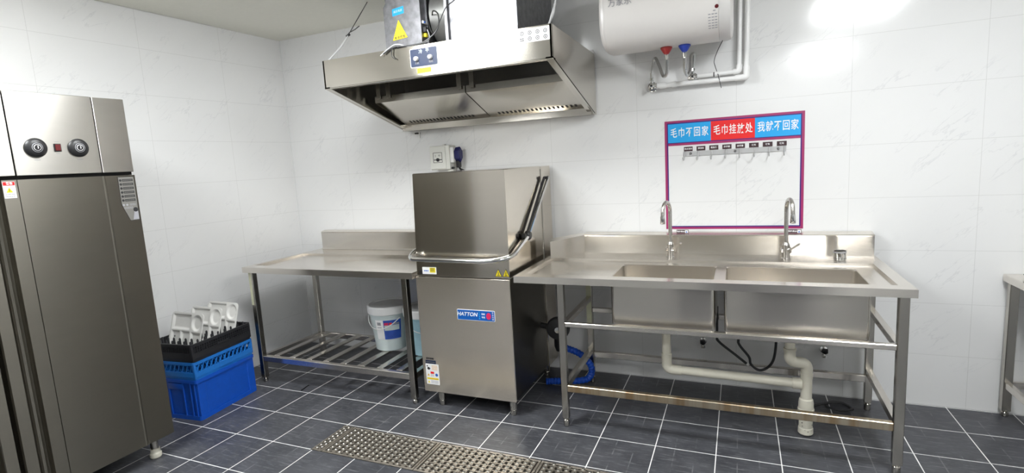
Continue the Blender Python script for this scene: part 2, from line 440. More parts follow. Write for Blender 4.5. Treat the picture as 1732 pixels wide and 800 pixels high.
for y in (-2.175, -2.002):
    d = MB()
    d.lathe([(.044, 0), (.044, .006), (.041, .010), (.030, .016), (.0, .017)], (CX, y, 1.727), (1, 0, 0), M['black'], 32)
    textlines(d, y-.012, y+.012, 1.668, 1.674, 1, SIDEX(CX), M['inkg'])
    dl = d.build('dial', t)
    d = MB(); d.lathe([(.0195, .0145), (.0195, .0175), (.0215, .0172), (.0215, .0145)], (CX, y, 1.727), (1, 0, 0), M['inkg'], 28, cap=False); tag(d.build('scale_ring', dl), 'pale ring')
    d = MB(); d.lathe([(.0125, .0155), (.0125, .0188), (.0145, .0186), (.0145, .0155)], (CX, y, 1.727), (1, 0, 0), M['paper'], 24, cap=False); tag(d.build('scale_ring', dl), 'white ring')
    d = MB(); d.lathe([(.012, .016), (.011, .022), (.0, .0225)], (CX, y, 1.727), (1, 0, 0), M['black'], 20); d.box((CX+.0222, y-.0015, 1.722), (CX+.0232, y+.0015, 1.735), M['paper'], 0); d.build('dial_knob', dl)
d = MB(); d.box((CX, -2.103, 1.709), (CX+.004, -2.074, 1.746), M['black']); d.box((CX+.003, -2.099, 1.713), (CX+.008, -2.078, 1.742), M['darkred'], .002)
textlines(d, -2.098, -2.08, 1.752, 1.757, 1, SIDEX(CX), M['inkg']); textlines(d, -2.098, -2.08, 1.698, 1.703, 1, SIDEX(CX), M['inkg'])
tag(d.build('power_switch', cp), 'dark red rocker switch')
d = MB(); fn = SIDEX(CX+.0003)
sheet(d, -2.320, -2.276, 1.505, 1.578, fn, M['paper']); sheet(d, -2.319, -2.277, 1.561, 1.577, fn, M['signred'], .0008, .0013)
d.text('警告', (CX+.002, -2.296, 1.569), .012, M['paper'], 'x', bold=.02)
d.prism([(-2.311, 1.53), (-2.287, 1.53), (-2.299, 1.553)], fn, .0008, .0014, M['yellow']); sheet(d, -2.300, -2.298, 1.534, 1.546, fn, M['ink'], .0012, .0018)
textlines(d, -2.315, -2.281, 1.508, 1.527, 2, fn, M['inkg'])
tag(d.build('warning_sticker', door_r), 'white warning sticker with a red heading')
d = MB(); q = [(-1.845, 1.577), (-1.765, 1.577), (-1.765, 1.345), (-1.812, 1.345), (-1.845, 1.43)]
d.prism(q, fn, 0, .0008, M['ink']); cen = (-1.803, 1.47)
d.prism([(cen[0]+(a-cen[0])*.965, cen[1]+(b-cen[1])*.985) for a, b in q], fn, .0006, .0012, M['paperg'])
for i in range(6):
    z = 1.559-i*.021
    d.prism(circ(-1.834, z, .0065, 10), fn, .001, .0017, M['ink']); sheet(d, -1.825, -1.772, z-.0058, z+.0058, fn, M['ink'], .001, .0016)
    textlines(d, -1.822, -1.776, z-.003, z+.003, 1, SIDEX(CX+.001), M['paperg'], .5)
for a in (-1.835, -1.818): d.prism(circ(a, 1.43, .006, 10), fn, .001, .0017, M['inkg'])
textlines(d, -1.805, -1.773, 1.424, 1.436, 2, fn, M['inkg'])
textlines(d, -1.835, -1.79, 1.408, 1.420, 2, fn, M['inkg'])
d.prism(circ(-1.779, 1.402, .012, 14), fn, .001, .0017, M['ink']); d.prism([(-1.797, 1.35), (-1.768, 1.35), (-1.768, 1.392), (-1.786, 1.396)], fn, .001, .0015, M['inkg'])
tag(d.build('instruction_label', door_r), 'grey label with six dark bars and a cut corner')
for x in (.585, .07):
    for y in (-1.835, -3.71):
        d = MB(); d.lathe([(.020, .05), (.020, .125)], (x, y, 0), (0, 0, 1), M['steelz'], 18); d.lathe([(.026, .0), (.030, .006), (.030, .026), (.024, .034), (.024, .052)], (x, y, 0), (0, 0, 1), M['pvc'], 20)
        d.build('foot', t)

# ---------------------------------------------------------------- tables
def table_leg(x0, x1, ya, yb, ztop, mat, t, foot=.03, film=None):
    d = MB(); d.box((x0, ya, foot+.005), (x1, yb, ztop), mat, .003)
    lg = d.build('leg', t); cx, cy = (x0+x1)/2, (ya+yb)/2
    if film:
        d = MB(); sheet(d, x0, x0+(x1-x0)*film[2], film[0], film[1], FRONT(ya), M['film'], 0, .0006); tag(d.build('protective_film', lg), 'strip of pale yellow protective film')
    d = MB(); d.lathe([(.013, 0), (.017, .004), (.017, foot-.006), (.012, foot), (.012, foot+.012)], (cx, cy, 0), (0, 0, 1), M['steelz'], 14)
    d.build('foot', lg)
def splash(t, x0, x1, yf, ztop, zbot, mat, name='splashback'):
    d = MB()
    prof = [(yf, zbot), (yf, ztop-.014), (yf-.004, ztop-.004), (yf, ztop), (-.006, ztop+.012), (-.006, ztop-.03), (-.014, ztop-.03), (-.014, ztop+.004), (yf+.01, ztop-.008), (yf+.01, zbot)]
    d.prism(prof, ALONGX, x0, x1, mat)
    return d.build(name, t)

# left work table
t = thing('work_table', 'stainless steel work table with slatted lower shelf, in the back left corner', 'table', (1.0, -.45, 0))
d = MB(); X0, X1 = .262, 1.742
terrace(d, [X0, X0+.04, X1-.05, X1], [-.862, -.785, -.285, -.012], lambda i, j: .872 if (i, j) == (1, 1) else .887, M['steel_t'], .846)
d.build('tabletop', t)
d = MB().box((X0+.05, -.85, .852), (X1-.05, -.05, .866), M['steel_i'], 0); d.build('underside', t)
sp = MB(); prof = [(-.075, .888), (-.060, .90), (-.060, 1.028), (-.066, 1.034), (-.056, 1.040), (-.012, 1.048), (-.008, 1.04), (-.008, .888)]
sp.prism(prof, ALONGX, .295, X1, M['steel_t']); sp.build('splashback', t)
for xa, xb, ya, yb in ((.300, .340, -.845, -.805), (1.64, 1.68, -.845, -.805), (.335, .375, -.265, -.225), (1.64, 1.68, -.265, -.225)):
    table_leg(xa, xb, ya, yb, .85, M['steelz'], t, film=(.60, .846, .55) if xa == .300 else None)
for a, b in (((.34, -.842, .165), (1.64, -.808, .207)), ((.375, -.262, .165), (1.64, -.228, .207))):
    MB().box(a, b, M['steel_t'], .003).build('shelf_rail', t)
for x in (.322, 1.66):
    d = MB(); d.bar((x if x > 1 else .32, -.806, .186), (x if x > 1 else .355, -.264, .186), .034, .04, M['steel_t']); d.build('shelf_rail', t)
for i in range(8):
    xf = .418+i*.157; MB().box((xf, -.81, .197), (xf+.050, -.26, .210), M['steel_t'], .002).build('slat', t)

# double sink table
t = thing('sink_table', 'long stainless steel double-bowl sink table with two faucets along the back wall', 'sink', (3.38, -.45, 0))
SX0, SX1 = 2.432, 4.338
d = MB()
xs = [SX0, SX0+.04, 2.975, 3.503, 3.558, 4.183, SX1-.056, SX1]; ys = [-.862, -.785, -.760, -.395, -.290, -.012]
def zs(i, j):
    if 1 <= i <= 5 and 1 <= j <= 3:
        if j == 2 and i in (2, 4): return None
        return .875
    return .888
terrace(d, xs, ys, zs, M['steel_t'], .850)
d.build('sink_top', t)
def bowl(x0, x1, ya, yb, z0, z1):
    d = MB(); r = .02
    ring = lambda o, z, rr: [Vector((a, b, z)) for a, b in rrect(x0+o, x1-o, ya+o, yb-o, rr)]
    d.loft([ring(-.004, z1, .006), ring(.0, z1-.006, r), ring(.004, z0+.03, r), ring(.012, z0+.008, r+.004), ring(.03, z0+.002, r+.01)], M['steel_b'], False, True)
    d.loft([ring(-.006, z1-.004, r), ring(-.005, z0+.004, r), ring(-.001, z0-.003, r), ring(.02, z0-.006, r)], M['steel_b'], False, True)
    cx, cy = (x0+x1)/2, -.575
    b = d.build('bowl', t)
    d = MB(); d.lathe([(.045, z0+.004), (.043, z0+.006), (.03, z0+.001), (.0, z0+.0008)], (cx, cy, 0), (0, 0, 1), M['chrome'], 24); d.build('drain_strainer', b)
bowl(2.975, 3.503, -.760, -.395, .610, .876); bowl(3.558, 4.183, -.760, -.395, .610, .876)
splash(t, 2.64, 4.328, -.072, 1.012, .886, M['steel_t'])
# low return of the splashback beside the dishwasher
d = MB(); a0, a1 = Vector((2.64, -.072, 0)), Vector((2.468, -.30, 0)); n_ = Vector((0, .05, 0))
za, zb = 1.010, .998
V = [a0+Vector((0, 0, .886)), a1+Vector((0, 0, .886)), a1+Vector((0, 0, zb)), a0+Vector((0, 0, za)), a0+n_+Vector((0, 0, za+.012)), a1+n_+Vector((-.01, .03, zb+.012)), a0+n_+Vector((0, 0, .886)), a1+n_+Vector((-.01, .03, .886))]
d.add(V, [(0, 1, 2, 3), (3, 2, 5, 4), (6, 4, 5, 7), (0, 6, 7, 1), (1, 7, 5, 2), (0, 3, 4, 6)], M['steel_t']); d.build('splash_return', t)
for xa, xb, ya, yb in ((2.682, 2.720, -.845, -.807), (4.275, 4.315, -.845, -.807), (2.672, 2.710, -.205, -.167), (4.285, 4.323, -.175, -.137)):
    table_leg(xa, xb, ya, yb, .852, M['steelz'], t, .045, film=(.40, .85, .9) if xa == 2.672 else None)
MB().box((2.72, -.842, .214), (4.275, -.810, .254), M['weld'], .003).build('front_rail', t)
MB().box((2.72, -.842, .600), (4.275, -.810, .626), M['steel_t'], .003).build('bowl_rail', t)
MB().box((2.71, -.198, .182), (4.285, -.166, .222), M['steel_t'], .003).build('back_rail', t)
MB().box((2.71, -.198, .50), (4.285, -.166, .532), M['steel_t'], .003).build('back_rail', t)
for x, xb2 in ((2.700, 2.692), (4.296, 4.304)):
    d = MB(); d.bar((x, -.808, .598), (xb2, -.17, .598), .030, .032, M['steel_t']); d.build('side_rail', t)
    d = MB(); d.bar((x, -.808, .236), (xb2, -.17, .236), .030, .036, M['steel_t']); d.build('side_rail', t)
for x0 in (3.250, 3.890):
    d = MB(); fn = FRONT(-.0745)
    d.box((x0, -.052, 1.018), (x0+.074, -.049, 1.042), M['tag'], .0005)
    d.text('节约用水', (x0+.026, -.0527, 1.030), .0125, M['paper'], bold=.03); sheet(d, x0+.052, x0+.071, 1.021, 1.039, FRONT(-.052), M['paper'], 0, .0012)
    d.prism([(x0+.056, 1.024), (x0+.067, 1.024), (x0+.0615, 1.035)], FRONT(-.052), .001, .0018, M['inkb'])
    tag(d.build('sink_label', t), 'small dark label with white characters')

# ---------------------------------------------------------------- dishwasher
t = thing('dishwasher', 'stainless steel hood-type dishwasher with lift handle and blue name plate', 'dishwasher', (2.07, -.45, 0))
bx0, bx1, yf = 1.744, 2.388, -.830
d = MB(); d.box((bx0, -.815, .105), (bx1, -.10, .862), M['steel_d'], .003); d.build('lower_body', t)
d = MB(); d.box((bx0, yf, .098), (bx1+.002, -.814, .858), M['steel_p'], .004); fp = d.build('front_panel', t)
d = MB(); d.box((bx0-.004, -.815, .858), (bx1+.004, -.12, .872), M['steel_t'], .003); d.build('wash_rim', t)
# hood: slightly flaring front
d = MB()
hb = [(1.760, yf-.002), (2.396, yf-.002), (2.396, -.235), (1.760, -.235)]; ht = [(1.782, yf+.004), (2.398, yf+.004), (2.398, -.235), (1.782, -.235)]
ring = lambda q, z, s=0: [Vector((a, b, z)) for a, b in q]
def lerp(qa, qb, k): return [(a[0]*(1-k)+b[0]*k, a[1]*(1-k)+b[1]*k) for a, b in zip(qa, qb)]
def shrink(q, e): cx, cy = sum(a for a, b in q)/4, sum(b for a, b in q)/4; return [(a-e*(1 if a > cx else -1), b-e*(1 if b > cy else -1)) for a, b in q]
d.loft([ring(hb, .868), ring(lerp(hb, ht, .12), .94), ring(lerp(hb, ht, .5), 1.18), ring(lerp(hb, ht, 1), 1.497), ring(shrink(ht, .004), 1.501)], M['steel'], False, True)
hood = d.build('hood', t)
d = MB(); d.box((1.80, -.233, .10), (2.398, -.035, 1.498), M['steel'], .003); d.box((2.376, -.236, .87), (2.4005, -.228, 1.48), M['steel_i'], 0); d.build('rear_column', t)
# U-shaped lifting handle
path = arc_path([(1.742, -.60, 1.065), (1.742, -.845, 1.005), (1.765, -.905, .985), (2.30, -.905, .978), (2.420, -.845, .992), (2.424, -.585, 1.078)], .075, 8)
d = MB(); d.tube(path, .0145, M['chrome'], 14); hd = d.build('handle', t)
for s, x in ((1, 2.422), (-1, 1.744)):
    d = MB()
    d.bar((x-.008, -.575, 1.085), (x-.008, -.20, 1.425), .009, .016, M['dark'], up=(1, 0, 0))
    d.tube([(x+.008*s, -.60, 1.072), (x+.008*s, -.165, 1.425)], .0095, M['chrome'], 10)
    d.bar((x-.004, -.79, 1.00), (x-.004, -.575, 1.08), .012, .02, M['dark'], up=(1, 0, 0))
    arm = d.build('lift_arm', t)
    d = MB(); d.lathe([(.026, -.012), (.030, -.006), (.030, .012), (.022, .022), (.0, .023)], (x-.004, -.575, 1.083), (s, 0, 0), M['black'], 18)
    d.lathe([(.016, -.01), (.016, .012), (.0, .013)], (x-.006, -.625, 1.085), (s, 0, 0), M['black'], 14); d.build('pivot_knob', arm)
    d = MB(); d.lathe([(.010, -.012), (.010, .016), (.0, .017)], (x, -.195, 1.42), (s, 0, 0), M['black'], 12); d.build('pivot_pin', arm)
for x in (1.848, 2.352):
    for y in (-.79, -.17):
        d = MB(); d.lathe([(.013, 0), (.018, .004), (.020, .035), (.019, .037), (.024, .04), (.024, .108)], (x, y, 0), (0, 0, 1), M['steelz'], 18); d.build('foot', t)
fn = FRONT(yf)
d = MB(); d.prism(rrect(2.028, 2.284, .597, .664, .005), fn, 0, .002, M['paper']); d.prism(rrect(2.031, 2.281, .600, .661, .004), fn, .001, .003, M['brand'])
d.text('HATTON', (2.097, yf-.0032, .6345), .033, M['paper'], bold=.018, shear=.25)
for i, c in enumerate('商用洗碗机'[:4]): d.text(c, (2.181, yf-.0032, .652-i*.0135), .010, M['cyan'])
d.text('洗碗', (2.207, yf-.0032, .640), .012, M['paper'], bold=.02); d.text('专家', (2.207, yf-.0032, .620), .012, M['paper'], bold=.02)
d.prism(circ(2.243, .630, .016, 18, .021), fn, .002, .0038, M['pink'])
for i in range(4): d.text('专业洗碗'[i], (2.271, yf-.0032, .651-i*.0135), .011, M['paper'])
tag(d.build('name_plate', fp), 'blue plate with white lettering and a red emblem')
fh = FRONT(yf-.002)
for a in (2.303, 2.352):
    d = MB(); q = [(a, .876), (a+.044, .876), (a+.022, .922)]
    d.prism(q, fh, -.002, .0012, M['ink']); c = (a+.022, .8913); d.prism([(c[0]+(u-c[0])*.86, c[1]+(v-c[1])*.86) for u, v in q], fh, .001, .002, M['yellow'])
    sheet(d, a+.020, a+.024, .888, .905, fh, M['ink'], .0015, .0026); sheet(d, a+.014, a+.031, .8815, .8855, fh, M['ink'], .0015, .0026)
    tag(d.build('warning_triangle', hood), 'yellow and black warning triangle')
d = MB(); d.prism(rrect(1.803, 1.903, .877, .921, .003), fh, -.002, .0012, M['paper']); sheet(d, 1.857, 1.897, .888, .918, fh, M['yellow'], .001, .0016)
textlines(d, 1.815, 1.848, .893, .903, 1, fh, M['inkb'], .7); textlines(d, 1.862, 1.892, .893, .916, 3, fh, M['ink'], .5, .002)
d.prism(circ(1.793, .888, .014, 14), fh, -.002, .001, M['black'])
tag(d.build('hood_sticker', hood), 'white and yellow sticker')
d = MB(); a0, a1 = 1.766, 1.862
d.prism(rrect(a0, a1, .150, .287, .003), fn, 0, .001, M['paper']); sheet(d, a0+.002, a0+.078, .289, .311, fn, M['navy']); textlines(d, a0+.006, a0+.074, .295, .305, 1, fn, M['paperg'], .5)
d.text('操作说明', (a0+.036, yf-.001, .322), .014, M['ink'], bold=.02)
d.prism([(a0+.012, .252), (a0+.024, .246), (a0+.036, .256), (a0+.024, .266), (a0+.014, .264)], fn, .0008, .0016, M['ink']); d.prism(circ(a0+.013, .272, .005, 10), fn, .0008, .0016, M['ink'])
textlines(d, a0+.046, a1-.008, .246, .28, 4, fn, M['inko'], .35)
sheet(d, a0+.034, a0+.060, .222, .236, fn, M['signred'], .0008, .0016); d.prism(circ(a0+.078, .216, .010, 14), fn, .0008, .0016, M['inkb'])
textlines(d, a0+.034, a0+.060, .203, .218, 2, fn, M['inkg']); d.prism([(a0+.010, .207), (a0+.026, .207), (a0+.018, .222)], fn, .0008, .0015, M['inko'])
sheet(d, a0+.006, a1-.006, .183, .195, fn, M['yellow'], .0008, .0015); textlines(d, a0+.022, a1-.010, .186, .192, 1, fn, M['inko'], .6, .002)
d.prism([(a0+.010, .160), (a0+.026, .160), (a0+.018, .176)], fn, .0008, .0015, M['yellow']); textlines(d, a0+.034, a1-.008, .156, .178, 3, fn, M['inkg'])
tag(d.build('instruction_sticker', fp), 'white instruction sticker with red, blue and yellow marks')

# ---------------------------------------------------------------- range hood
t = thing('range_hood', 'large stainless steel extraction hood hung above the dishwasher', 'extraction hood', (1.99, -.45, 1.82))
HX0, HX1, HY = 1.24, 2.742, -.90
d = MB()
d.box((HX0, HY, 2.055), (HX1, HY+.012, 2.226), M['steel_h'], .002)
side = [(HY, 2.055), (HY, 2.225), (-.02, 2.212), (-.02, 1.82), (-.06, 1.82)]
d.prism(side, ALONGX, HX0, HX0+.012, M['steel_h']); d.prism(side, ALONGX, HX1-.012, HX1, M['steel_h'])
# turned-in bottom flanges
d.box((HX0, HY, 2.052), (HX1, HY+.042, 2.060), M['steel_h'], .001)
for xa, xb in ((HX0, HX0+.040), (HX1-.040, HX1)):
    d.add([(xa, HY, 2.055), (xb, HY, 2.055), (xb, -.06, 1.823), (xa, -.06, 1.823), (xa, HY, 2.063), (xb, HY, 2.063), (xb, -.06, 1.831), (xa, -.06, 1.831)],
          [(0, 1, 2, 3), (4, 7, 6, 5), (0, 4, 5, 1), (1, 5, 6, 2), (2, 6, 7, 3), (3, 7, 4, 0)], M['steel_h'])
can = d.build('canopy', t)
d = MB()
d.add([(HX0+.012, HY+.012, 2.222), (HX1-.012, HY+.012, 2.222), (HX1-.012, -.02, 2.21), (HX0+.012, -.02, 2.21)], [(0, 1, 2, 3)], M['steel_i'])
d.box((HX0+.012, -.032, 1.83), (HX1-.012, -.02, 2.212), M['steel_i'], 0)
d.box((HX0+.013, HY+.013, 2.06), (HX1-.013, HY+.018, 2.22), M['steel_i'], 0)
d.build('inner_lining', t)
d = MB(); d.prism([(-.108, 1.867), (-.108, 1.818), (-.02, 1.818), (-.02, 1.830), (-.101, 1.830), (-.101, 1.867)], ALONGX, HX0+.012, HX1-.012, M['steel_h']); d.build('grease_gutter', t)
xm = 2.005
for xa, xb in ((HX0+.055, xm-.004), (xm+.004, HX1-.045)):
    d = MB(); A = Vector((0, -.475, 2.040)); B = Vector((0, -.450, 1.986)); Cc = Vector((0, -.085, 1.852))
    prof = [(A.y, A.z), (A.y, 1.996), (B.y, B.z), (Cc.y, Cc.z), (Cc.y+.012, Cc.z+.012), (B.y+.014, B.z+.02), (A.y+.012, 2.04)]
    d.prism(prof, ALONGX, xa, xb, M['steel_h'])
    fl = d.build('filter_panel', t)
    # row of grease slots along the lower edge
    d = MB(); n = 19; w = (xb-xa)
    dirv = (Cc-B).normalized(); nn = Vector((0, dirv.z, -dirv.y)).normalized()
    if nn.z > 0: nn = -nn
    for i in range(n):
        x = xa+w*(.12+.80*i/(n-1)) if xa > 2 else xa+w*(.10+.74*i/(n-1))
        c = Cc-dirv*.078+nn*.0006; c.x = x
        u = Vector((.0075, 0, 0)); v = dirv*.017
        d.add([c-u-v, c+u-v, c+u+v, c-u+v, c-u-v-nn*.004, c+u-v-nn*.004, c+u+v-nn*.004, c-u+v-nn*.004], [(0, 1, 2, 3), (4, 7, 6, 5), (0, 4, 5, 1), (1, 5, 6, 2), (2, 6, 7, 3), (3, 7, 4, 0)], M['gap'])
    d.build('grease_slots', fl)
for x in (1.32, 1.40, 1.95, 2.04):
    MB().box((x, -.49, 2.02), (x+.032, -.482, 2.212), M['steel_h'], .001).build('inner_brace', t)
fn = FRONT(HY)
d = MB(); d.prism(rrect(1.884, 2.066, 2.104, 2.208, .008), fn, 0, .003, M['paper']); d.prism(rrect(1.888, 2.062, 2.108, 2.204, .006), fn, .001, .006, M['navy'])
d.text('冷', (1.958, HY-.0065, 2.186), .026, M['bucket']); d.text('平', (2.002, HY-.0065, 2.188), .026, M['bucket'])
d.text('风机', (1.930, HY-.0065, 2.125), .014, M['inkg']); d.text('照明', (2.022, HY-.0065, 2.125), .014, M['inkg'])
cp = d.build('control_panel', can); tag(cp, 'navy control panel with two white knobs')
for x in (1.928, 2.021):
    d = MB(); d.lathe([(.014, .005), (.014, .010), (.011, .022), (.0, .023)], (x, HY, 2.150), (0, -1, 0), M['white'], 18); d.build('knob', cp)
d = MB(); sheet(d, 1.924, 2.016, 2.071, 2.098, fn, M['yellow']); d.text('注意安全', (1.97, HY-.0012, 2.0845), .017, M['inko'], bold=.02)
tag(d.build('caution_sticker', can), 'small yellow sticker')
d = MB(); d.prism(rrect(2.558, 2.730, 2.148, 2.218, .004), fn, 0, .0006, M['paper'])
for i in range(4):
    for j in range(2):
        x, z = 2.578+i*.043, 2.196-j*.030
        if (i, j) == (0, 1): textlines(d, x-.012, x+.012, z-.010, z+.008, 2, fn, M['ink'], .5); continue
        m = M['ink']
        d.lathe([(.0075, .0002), (.0075, .0012), (.0105, .0012), (.0105, .0002)], (x, HY, z), (0, -1, 0), m, 16, cap=False)
        sheet(d, x-.0012, x+.0012, z-.005, z+.005, fn, m, .0003, .0012); sheet(d, x-.004, x+.004, z-.001, z+.001, fn, m, .0003, .0012)
tag(d.build('icon_sticker', can), 'sticker with two rows of small grey icons')
d = MB(); d.lathe([(.0, -.012), (.012, -.008), (.016, 0), (.010, .010), (.0, .012)], (HX1-.008, -.055, 2.222), (0, 0, 1), M['foam'], 12)
d.lathe([(.0, -.01), (.012, -.004), (.010, .008), (.0, .010)], (HX1-.004, -.03, 2.214), (0, 0, 1), M['foam'], 12); tag(d.build('sealant_blob', can), 'white foam sealant')

# duct on the hood
t = thing('exhaust_duct', 'galvanised exhaust duct rising from the hood to the ceiling', 'duct', (2.2, -.36, 2.226))
d = MB(); d.box((2.032, -.680, 2.228), (2.470, -.05, ZC), M['galv'], .002)
for x, z in ((2.06, 2.262), (2.43, 2.282), (2.25, 2.262)): d.lathe([(.011, 0), (.009, .004), (.0, .006)], (x, -.68, z), (0, -1, 0), M['foam'], 12)
d.build('duct_body', t)
d = MB(); d.box((2.012, -.700, 2.228), (2.034, -.05, ZC), M['galv'], .002); d.build('flange', t)
d = MB(); d.loft([[Vector((x, -.36+.30*math.sin(a)*1.0, 2.46+.225*math.cos(a))) for a in [2*PI*k/28 for k in range(28)]] for x in (1.885, 2.014)], M['duct_in']); d.box((1.90, -.60, 2.228), (2.0, -.15, 2.30), M['duct_in'], .002); d.build('fan_throat', t)

# purifier power box on the hood
t = thing('power_box', 'grey metal power box with yellow warning triangle on top of the hood', 'electrical box', (1.72, -.58, 2.226))
d = MB(); d.box((1.575, -.662, 2.250), (1.872, -.46, ZC-.03), M['galv'], .002)
for x in (1.60, 1.84): d.box((x, -.65, 2.226), (x+.02, -.47, 2.252), M['galv'], .001)
d.build('housing', t)
d = MB(); d.prism([(1.600, 2.276), (1.862, 2.284), (1.862, 2.560), (1.630, 2.560), (1.600, 2.520)], lambda a, b, tt: Vector((a, tt, b)), -.722, -.660, M['galv']); cv = d.build('cover', t)
fn = FRONT(-.722)
d = MB(); q = [(1.652, 2.318), (1.765, 2.326), (1.705, 2.44)]
d.prism(q, fn, 0, .001, M['ink']); c = (1.7073, 2.3613); d.prism([(c[0]+(u-c[0])*.96, c[1]+(v-c[1])*.96) for u, v in q], fn, .0006, .0016, M['yellow'])
d.prism([(1.712, 2.412), (1.694, 2.378), (1.707, 2.380), (1.700, 2.350), (1.722, 2.388), (1.709, 2.386)], fn, .0012, .0022, M['inko']); d.text('有电危险', (1.708, -.7238, 2.333), .020, M['ink'], bold=.01, skew=.07)
tag(d.build('warning_triangle', cv), 'yellow triangle with a lightning bolt')
d = MB(); d.prism([(1.665, 2.462), (1.748, 2.470), (1.748, 2.512), (1.665, 2.504)], fn, 0, .001, M['cyan']); d.text('高压电源', (1.706, -.7235, 2.487), .016, M['bucket'], bold=.0, skew=.09)
tag(d.build('name_label', cv), 'light blue label')
d = MB(); d.box((1.862, -.705, 2.345), (1.884, -.675, 2.375), M['black'], .002); d.box((1.862, -.70, 2.318), (1.880, -.678, 2.340), M['yellow'], .002)
d.box((1.862, -.71, 2.395), (1.872, -.63, 2.412), M['paper'], .002); d.lathe([(.006, 0), (.006, .012)], (1.865, -.695, 2.404), (1, 0, 0), M['inkb'], 10); d.build('connector', cv)

# loose cables draped over the hood
def cable(name, label, path, r, mat, sm=8, cat='cable', group=None):
    d = MB(); P = [Vector(p) for p in path]; d.tube(P, r, mat, 8, smooth=sm)
    return tag(d.build(name, loc=P[0]), label, cat, group)
cable('cable', 'thick dark cable looping from the duct down over the hood front edge', [(1.870, -.60, 2.44), (1.95, -.72, 2.45), (2.03, -.80, 2.40), (2.04, -.84, 2.31), (1.96, -.87, 2.245), (1.85, -.885, 2.236), (1.78, -.905, 2.236), (1.71, -.915, 2.205)], .004, M['wire'])
cable('cable', 'thin pale cable arching from the power box along the hood front edge', [(1.885, -.69, 2.36), (1.93, -.76, 2.28), (1.86, -.86, 2.236), (1.80, -.895, 2.25), (1.75, -.905, 2.235), (1.69, -.915, 2.196)], .0032, M['wirew'])
cable('cable', 'thin dark cable with its end sticking up beside the duct', [(1.875, -.665, 2.43), (1.95, -.73, 2.32), (2.05, -.75, 2.44), (2.12, -.76, 2.475), (2.16, -.76, 2.52)], .003, M['wire'])
cable('cable', 'short dark cable hanging in a loop over the hood front, left of the control panel', [(1.79, -.86, 2.232), (1.775, -.905, 2.235), (1.765, -.912, 2.19), (1.79, -.912, 2.165)], .003, M['wire'])

# suspension wires
for nm, lab, path in (('suspension_wire', 'twisted wire and rod holding the left front corner of the hood', [(1.262, -.875, 2.226), (1.262, -.74, 2.335), (1.265, -.66, 2.42)]),
                      ('suspension_wire', 'white wrapped wire holding the right front corner of the hood', [(2.722, -.880, 2.226), (2.720, -.80, 2.30), (2.715, -.74, 2.36)])):
    t = thing(nm, lab, 'wire', path[0], 'wires the hood hangs from')
    P = [Vector(p) for p in path]; d = MB(); left = P[0].x < 2
    for s in (-.004, .004): d.tube([q+Vector((s*(1 if i % 2 else -.6), 0, 0)) for i, q in enumerate(P)], .0032 if left else .0055, M['steelwire'] if left else M['wirew'], 7, smooth=4)
    d.build('rope', t)
    top = Vector((1.285, -.45, ZC)) if left else Vector((2.70, -.50, ZC))
    d = MB(); d.tube([P[-1], top], .0028 if left else .005, M['wire'] if left else M['wirew'], 7); d.build('rod', t)
    if left:
        d = MB(); d.tube([P[-1]+Vector((-.012, 0, .0)), P[-1]+Vector((.008, .01, .02)), P[-1]+Vector((.045, .02, .035)), P[-1]+Vector((.075, .03, .055))], .003, M['wire'], 7)
        d.lathe([(.008, -.014), (.008, .014)], P[-1], (1, 0, .4), M['wire'], 8); d.build('clamp', t)

# ================================================================== WALL ITEMS
# towel sign taped to the wall
t = thing('wall_sign', 'towel hanging sign with magenta border and blue and red header on the back wall', 'sign', (3.58, 0, 1.04))
fn = FRONT(0); sx0, sx1, sz0, sz1 = 3.180, 3.977, 1.040, 1.737
d = MB(); w, v = .019, .012
def frame(a0, a1, b0, b1, w, m, t0, t1):
    sheet(d, a0, a1, b0, b0+w, fn, m, t0, t1); sheet(d, a0, a1, b1-w, b1, fn, m, t0, t1); sheet(d, a0, a0+w, b0+w, b1-w, fn, m, t0, t1); sheet(d, a1-w, a1, b0+w, b1-w, fn, m, t0, t1)
frame(sx0, sx1, sz0, sz1, w, M['magenta'], 0, .0016); frame(sx0+.0145, sx1-.0145, sz0+.0135, sz1-.0135, .0065, M['violet'], 0, .002)
sheet(d, sx0+w, sx1-w, 1.580, 1.597, fn, M['magenta'], 0, .0016); sheet(d, sx0+w+.002, sx1-w, 1.594, 1.599, fn, M['violet'], 0, .002)
d.build('border', t)
for (a0, a1, m, txt) in ((3.2005, 3.459, 'cyan', '毛巾不回家'), (3.459, 3.710, 'signred', '毛巾挂放处'), (3.710, 3.957, 'cyan', '我就不回家')):
    d = MB(); sheet(d, a0, a1, 1.598, 1.718, fn, M[m], 0, .0018); b = d.build('banner', t)
    tag(b, 'red middle banner' if m == 'signred' else 'light blue banner')
    d = MB()
    for i, ch in enumerate(txt): d.text(ch, (a0+(a1-a0)*(.14+.182*i), -.0024, 1.657), .064, M['paper'], sx=.66, bold=.011)
    d.build('lettering', b)
t = thing('hook_rail', 'white metal rail with eight hooks under the sign header', 'hook rail', (3.585, -.01, 1.51))
d = MB(); d.box((3.294, -.0055, 1.509), (3.880, -.0025, 1.539), M['rail'], .001)
for x in (3.338, 3.60, 3.838): d.lathe([(.005, 0), (.004, .003), (.0, .0035)], (x, -.0055, 1.525), (0, -1, 0), M['chrome'], 10)
for x in (3.338, 3.60, 3.838): d.lathe([(.008, 0), (.008, .0055)], (x, 0, 1.525), (0, -1, 0), M['white'], 10)
d.build('rail', t)
for i in range(8):
    x = 3.302+i*.0812
    d = MB(); d.tube([(x, -.006, 1.538), (x, -.012, 1.530), (x, -.014, 1.510), (x-.001, -.030, 1.489), (x-.004, -.052, 1.486), (x-.006, -.066, 1.503)], .0030, M['rail'], 8, smooth=5); d.build('hook', t)
TX = ['洗水池布', '清洗布', '粗加工', '炒手套', '炒手套', '抹布', '抹布', '抹布']
